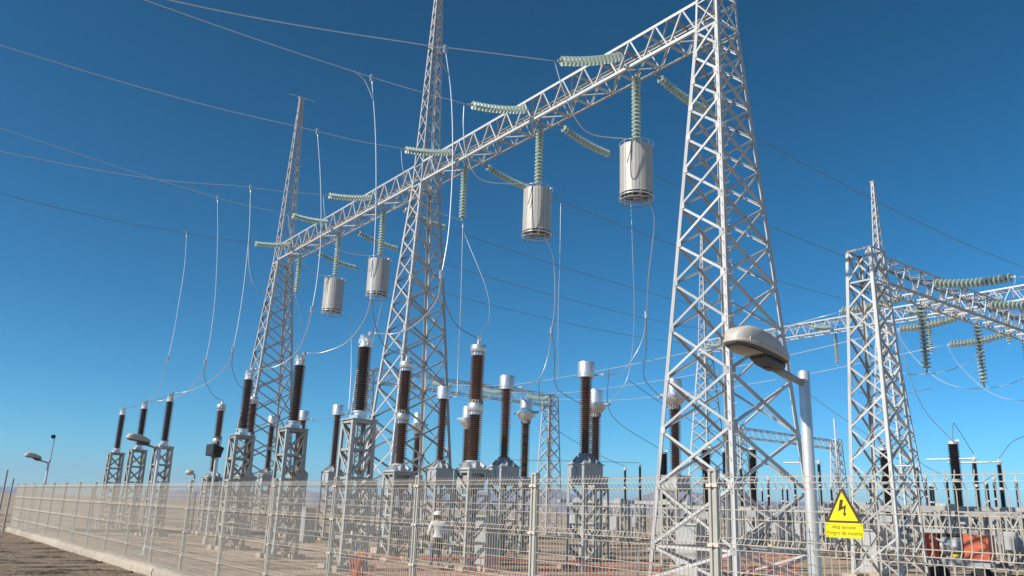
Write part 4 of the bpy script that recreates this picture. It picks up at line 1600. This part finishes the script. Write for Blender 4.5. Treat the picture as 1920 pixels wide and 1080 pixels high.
# floodlight on a slim pole
fl = thing('floodlight', 'black box floodlight on a slim pole left of the far left gantry tower', 'floodlight', (11.38, 35.3, 0))
mb = MB()
mb.lathe([(.06, 0), (.055, 3.42)], 14)
mb.lathe([(.12, 0), (.12, .25), (.06, .3)], 12)
soft(mb.obj('pole', mat_pole, fl), 40)
mb = MB()
mb.add([(-.30, -.48, 3.50), (-.30, .48, 3.50), (-.30, .53, 3.96), (-.30, -.53, 3.96), (.10, -.28, 3.46), (.10, .28, 3.46), (.16, .40, 3.82), (.16, -.40, 3.82)],
       [(0, 1, 2, 3), (5, 4, 7, 6), (0, 4, 5, 1), (3, 2, 6, 7), (1, 5, 6, 2), (0, 3, 7, 4)])
mb.obj('lamp_box', BLACK, fl)
mb = MB()
mb.add([(-.312, -.44, 3.54), (-.312, .44, 3.54), (-.312, .48, 3.91), (-.312, -.48, 3.91), (-.304, -.44, 3.54), (-.304, .44, 3.54), (-.304, .48, 3.91), (-.304, -.48, 3.91)],
       [(3, 2, 1, 0), (4, 5, 6, 7), (0, 1, 5, 4), (1, 2, 6, 5), (2, 3, 7, 6), (3, 0, 4, 7)])
mb.obj('front_glass', mat('flood_glass', (0.03, 0.032, 0.035), .55), fl)
mb = MB()
mb.tube([(0, -.56, 3.70), (.0, -.56, 3.44), (0, .56, 3.44), (0, .56, 3.70)], .025, 6)
mb.obj('bracket', BLACK, fl)
mb = MB()
mb.box((.0, .0, 4.02), (.06, .1, .14), 0, Matrix.Rotation(R(25), 3, 'X'))
mb.obj('visor_arm', BLACK, fl)

# round lamp seen side on, farther back
gl = thing('round_lamp', 'small round lamp on a thin pole between the left posts and the floodlight', 'lamp', (13.8, 45.9, 0))
mb = MB()
mb.lathe([(.045, 0), (.04, 3.0)], 12)
mb.obj('pole', mat_pole, gl, True)
mb = MB()
mb.tube([(0, 0, 2.97), (-.16, .1, 3.05)], .03, 8)
mb.obj('arm', STEEL_D, gl)
mb = MB()
mb.lathe([(.0, -.02), (.16, .0), (.24, .08), (.22, .17), (.12, .25), (0, .27)], 18, 0, (-.24, .16, 2.97))
mb.obj('lamp_head', LAMP, gl, True)
rod = thing('lightning_rod', 'pale vertical rod standing above the faintest far beam', 'rod', (86.8, 53.7, 0))
mb = MB()
mb.tube([(0, 0, 0), (0, 0, 9)], .14, 8)
mb.obj('mast', STEEL, rod)
mb = MB()
mb.tube([(0, 0, 9), (0, 0, 13.3)], .12, 8)
mb.obj('tip', ALU_P, rod)

# ------------------------------------------------------------------ orange safety netting


def net(pts, h, label):
    t = thing('safety_net', label, 'netting', (0, 0, 0), 0, 'orange safety netting strung on stakes')
    P = spline(pts, 14)
    mb = MB()
    d = 0
    acc = [0]
    for a, b in zip(P, P[1:]):
        acc.append(acc[-1] + (b - a).length)
    tot = acc[-1]

    def at(u):
        for i in range(len(P) - 1):
            if acc[i + 1] >= u:
                k = (u - acc[i]) / max(1e-6, acc[i + 1] - acc[i])
                return P[i].lerp(P[i + 1], k)
        return P[-1]
    n = int(tot / .10)
    rows = int(h / .12)
    top = [h * (1 - .10 * abs(math.sin(i * .10 / 2.4 * PI))) - .03 * math.sin(i * .31) for i in range(n + 1)]
    for i in range(n + 1):
        p = at(i * .10)
        tg = (at(min(tot, i * .10 + .05)) - at(max(0, i * .10 - .05))).normalized()
        w = tg * .006
        b = .03 * math.sin(i * .5) * Vector((-tg.y, tg.x, 0))
        mb.add([p - w + b, p + w + b, p + w + Vector((0, 0, top[i])), p - w + Vector((0, 0, top[i]))], [(0, 1, 2, 3)])
    for r_ in range(rows + 1):
        for i in range(0, n - 1, 2):
            a, b = at(i * .10), at((i + 2) * .10)
            za, zb = top[i] * r_ / rows, top[i + 2] * r_ / rows
            w = .010 if r_ == rows else .005
            mb.add([a + Vector((0, 0, za - w)), b + Vector((0, 0, zb - w)), b + Vector((0, 0, zb + w)), a + Vector((0, 0, za + w))], [(0, 1, 2, 3)])
    mb.obj('mesh', NET, t)
    u = 0
    while u <= tot:
        p = at(u)
        mb = MB()
        mb.tube([p, p + Vector((.02, 0, h + .12))], .014, 5)
        mb.obj('stake', STEEL_D, t)
        u += 2.4
    # a gathered bunch of net at the first stake
    mb = MB()
    for k in range(14):
        a = random.uniform(0, 6.28)
        r_ = random.uniform(.03, .12)
        q = P[0] + Vector((r_ * math.cos(a), r_ * math.sin(a), 0))
        mb.tube([q, q + Vector((random.uniform(-.04, .04), random.uniform(-.04, .04), h * .55)), q + Vector((random.uniform(-.05, .05), random.uniform(-.05, .05), h * random.uniform(.85, 1.02)))], .012, 4)
    mb.obj('gathered_net', NET, t)
    return t


net([(6.9, 13.3, 0), (7.8, 12.4, 0), (9.6, 11.4, 0), (11.2, 10.3, 0)], .98, 'orange safety net low behind the fence in front of the walking worker')
net([(21.6, 17.6, 0), (19.8, 15.4, 0), (17.6, 13.4, 0), (16.4, 11.2, 0)], 1.0, 'orange safety net around the base of the nearest tower')

# ------------------------------------------------------------------ the worker


def skin(name, pts, edges, radii, m, parent, root=0, lev=2):
    me = bpy.data.meshes.new(name)
    me.from_pydata([Vector(p) for p in pts], edges, [])
    o = link(name, me, parent)
    md = o.modifiers.new('skin', 'SKIN')
    md.use_smooth_shade = True
    for i, r_ in enumerate(radii):
        sv = me.skin_vertices[0].data[i]
        sv.radius = r_ if isinstance(r_, tuple) else (r_, r_)
        sv.use_root = (i == root)
    sb = o.modifiers.new('sub', 'SUBSURF')
    sb.levels = sb.render_levels = lev
    me.materials.append(m)
    return o


# local frame: x to the walker's right, y the way he walks, z up
wk = thing('person', 'worker in white helmet, white shirt and blue jeans walking away inside the fence', 'person', (14.31, 22.49, 0), -PHI + .25)
wk.scale = (1.03, 1.03, .915)
J = dict(pel=(0, 0, .93), wst=(0, .01, 1.06), chs=(0, .03, 1.28), nk=(0, .04, 1.46), hd0=(-.01, .06, 1.56), hd1=(-.02, .07, 1.66),
         ls=(-.185, .02, 1.40), le=(-.27, -.03, 1.14), lw=(-.26, .14, .96), lh=(-.25, .20, .91),
         rs=(.185, .03, 1.40), re=(.24, .02, 1.13), rw=(.20, .20, 1.0), rh=(.17, .26, .98),
         lp=(-.095, 0, .88), lk=(-.14, .10, .49), la=(-.17, -.04, .10), lt=(-.175, .10, .04),
         rp=(.095, 0, .88), rk=(.10, .16, .50), ra=(.11, .22, .09), rt=(.12, .36, .04))
names = list(J)
ix = {k: i for i, k in enumerate(names)}
E = [('pel', 'wst'), ('wst', 'chs'), ('chs', 'nk'), ('nk', 'hd0'), ('hd0', 'hd1'), ('chs', 'ls'), ('ls', 'le'), ('le', 'lw'), ('lw', 'lh'), ('chs', 'rs'), ('rs', 're'), ('re', 'rw'), ('rw', 'rh'),
     ('pel', 'lp'), ('lp', 'lk'), ('lk', 'la'), ('la', 'lt'), ('pel', 'rp'), ('rp', 'rk'), ('rk', 'ra'), ('ra', 'rt')]
RD = dict(pel=(.14, .10), wst=(.125, .09), chs=(.15, .105), nk=.055, hd0=(.072, .085), hd1=(.078, .09), ls=.062, le=.045, lw=.034, lh=.036, rs=.062, re=.045, rw=.034, rh=.036,
          lp=.085, lk=.058, la=.042, lt=.036, rp=.085, rk=.058, ra=.042, rt=.036)
skin('body', [J[k] for k in names], [(ix[a], ix[b]) for a, b in E], [RD[k] for k in names], SKIN, wk, 0)


def sub(keys, edges, rad, nm, m):
    skin(nm, [J[k] if isinstance(k, str) else k for k in keys], edges, rad, m, wk, 0)


sub(['wst', 'chs', (0, .04, 1.43), 'ls', 'le', (-.262, .10, 1.0), 'rs', 're', (.21, .16, 1.03), (0, .0, .94)], [(0, 1), (1, 2), (1, 3), (3, 4), (4, 5), (1, 6), (6, 7), (7, 8), (0, 9)],
    [(.15, .115), (.17, .13), (.075, .075), .078, .060, .050, .078, .060, .050, (.16, .125)], 'shirt', SHIRT)
sub(['pel', 'lp', 'lk', (-.168, -.02, .14), 'rp', 'rk', (.11, .215, .13), (0, 0, .99)], [(0, 1), (1, 2), (2, 3), (0, 4), (4, 5), (5, 6), (0, 7)],
    [(.15, .115), .098, .074, .066, .098, .074, .066, (.142, .108)], 'jeans', JEANS)
for k, a, b in (('boot', 'la', 'lt'), ('boot', 'ra', 'rt')):
    p, q = Vector(J[a]), Vector(J[b])
    skin(k, [p + Vector((0, 0, .06)), p + Vector((0, -.03, -.045)), q, q + Vector((0, .04, 0))], [(0, 1), (1, 2), (2, 3)], [.056, .052, .048, .04], BOOT, wk, 0)
mb = MB()
hc = Vector((-.02, .07, 1.67))
mb.lathe([(.128, 0), (.130, .02), (.122, .07), (.09, .115), (.04, .138), (0, .142)], 20, 0, (hc.x, hc.y, hc.z))
mb.lathe([(.13, .004), (.155, .002), (.155, .01), (.128, .02)], 20, 0, (hc.x, hc.y, hc.z))
mb.box((hc.x - .03, hc.y + .165, hc.z + .004), (.17, .09, .012), 0)
mb.obj('helmet', HELMET, wk, True)
mb = MB()
mb.lathe([(.075, -.10), (.098, -.04), (.10, .01)], 16, 0, (hc.x, hc.y - .012, hc.z - .02))
mb.obj('hair', HAIR, wk, True)
mb = MB()
hn = Vector(J['hd0'])
mb.tube([hn + Vector((-.02, .085, .05)), hn + Vector((-.024, .108, .01)), hn + Vector((-.02, .085, -.005))], [.01, .016, .012], 6)
for sx in (-1, 1):
    mb.box(hn + Vector((sx * .083, 0, .02)), (.02, .035, .06))
mb.obj('face', SKIN, wk, True)
for hk, sgn in (('lh', -1), ('rh', 1)):
    h0 = Vector(J[hk])
    wdir = (h0 - Vector(J['lw' if hk == 'lh' else 'rw'])).normalized()
    sd = Vector((1, 0, 0))
    pts, ed, rad = [h0 - wdir * .02, h0 + wdir * .03], [(0, 1)], [.036, .038]
    for k, ln in enumerate((.062, .074, .07, .055)):
        b = h0 + wdir * .045 + sd * (k - 1.5) * .021
        n0 = len(pts)
        pts += [b, b + wdir * ln * .55, b + wdir * ln + Vector((0, -.01, -.02))]
        ed += [(1, n0), (n0, n0 + 1), (n0 + 1, n0 + 2)]
        rad += [.0105, .0095, .008]
    n0 = len(pts)
    pts += [h0 + sd * -sgn * .035 + wdir * .01, h0 + sd * -sgn * .06 + wdir * .05]
    ed += [(0, n0), (n0, n0 + 1)]
    rad += [.012, .009]
    skin('hand', pts, ed, rad, SKIN, wk, 0, 1)
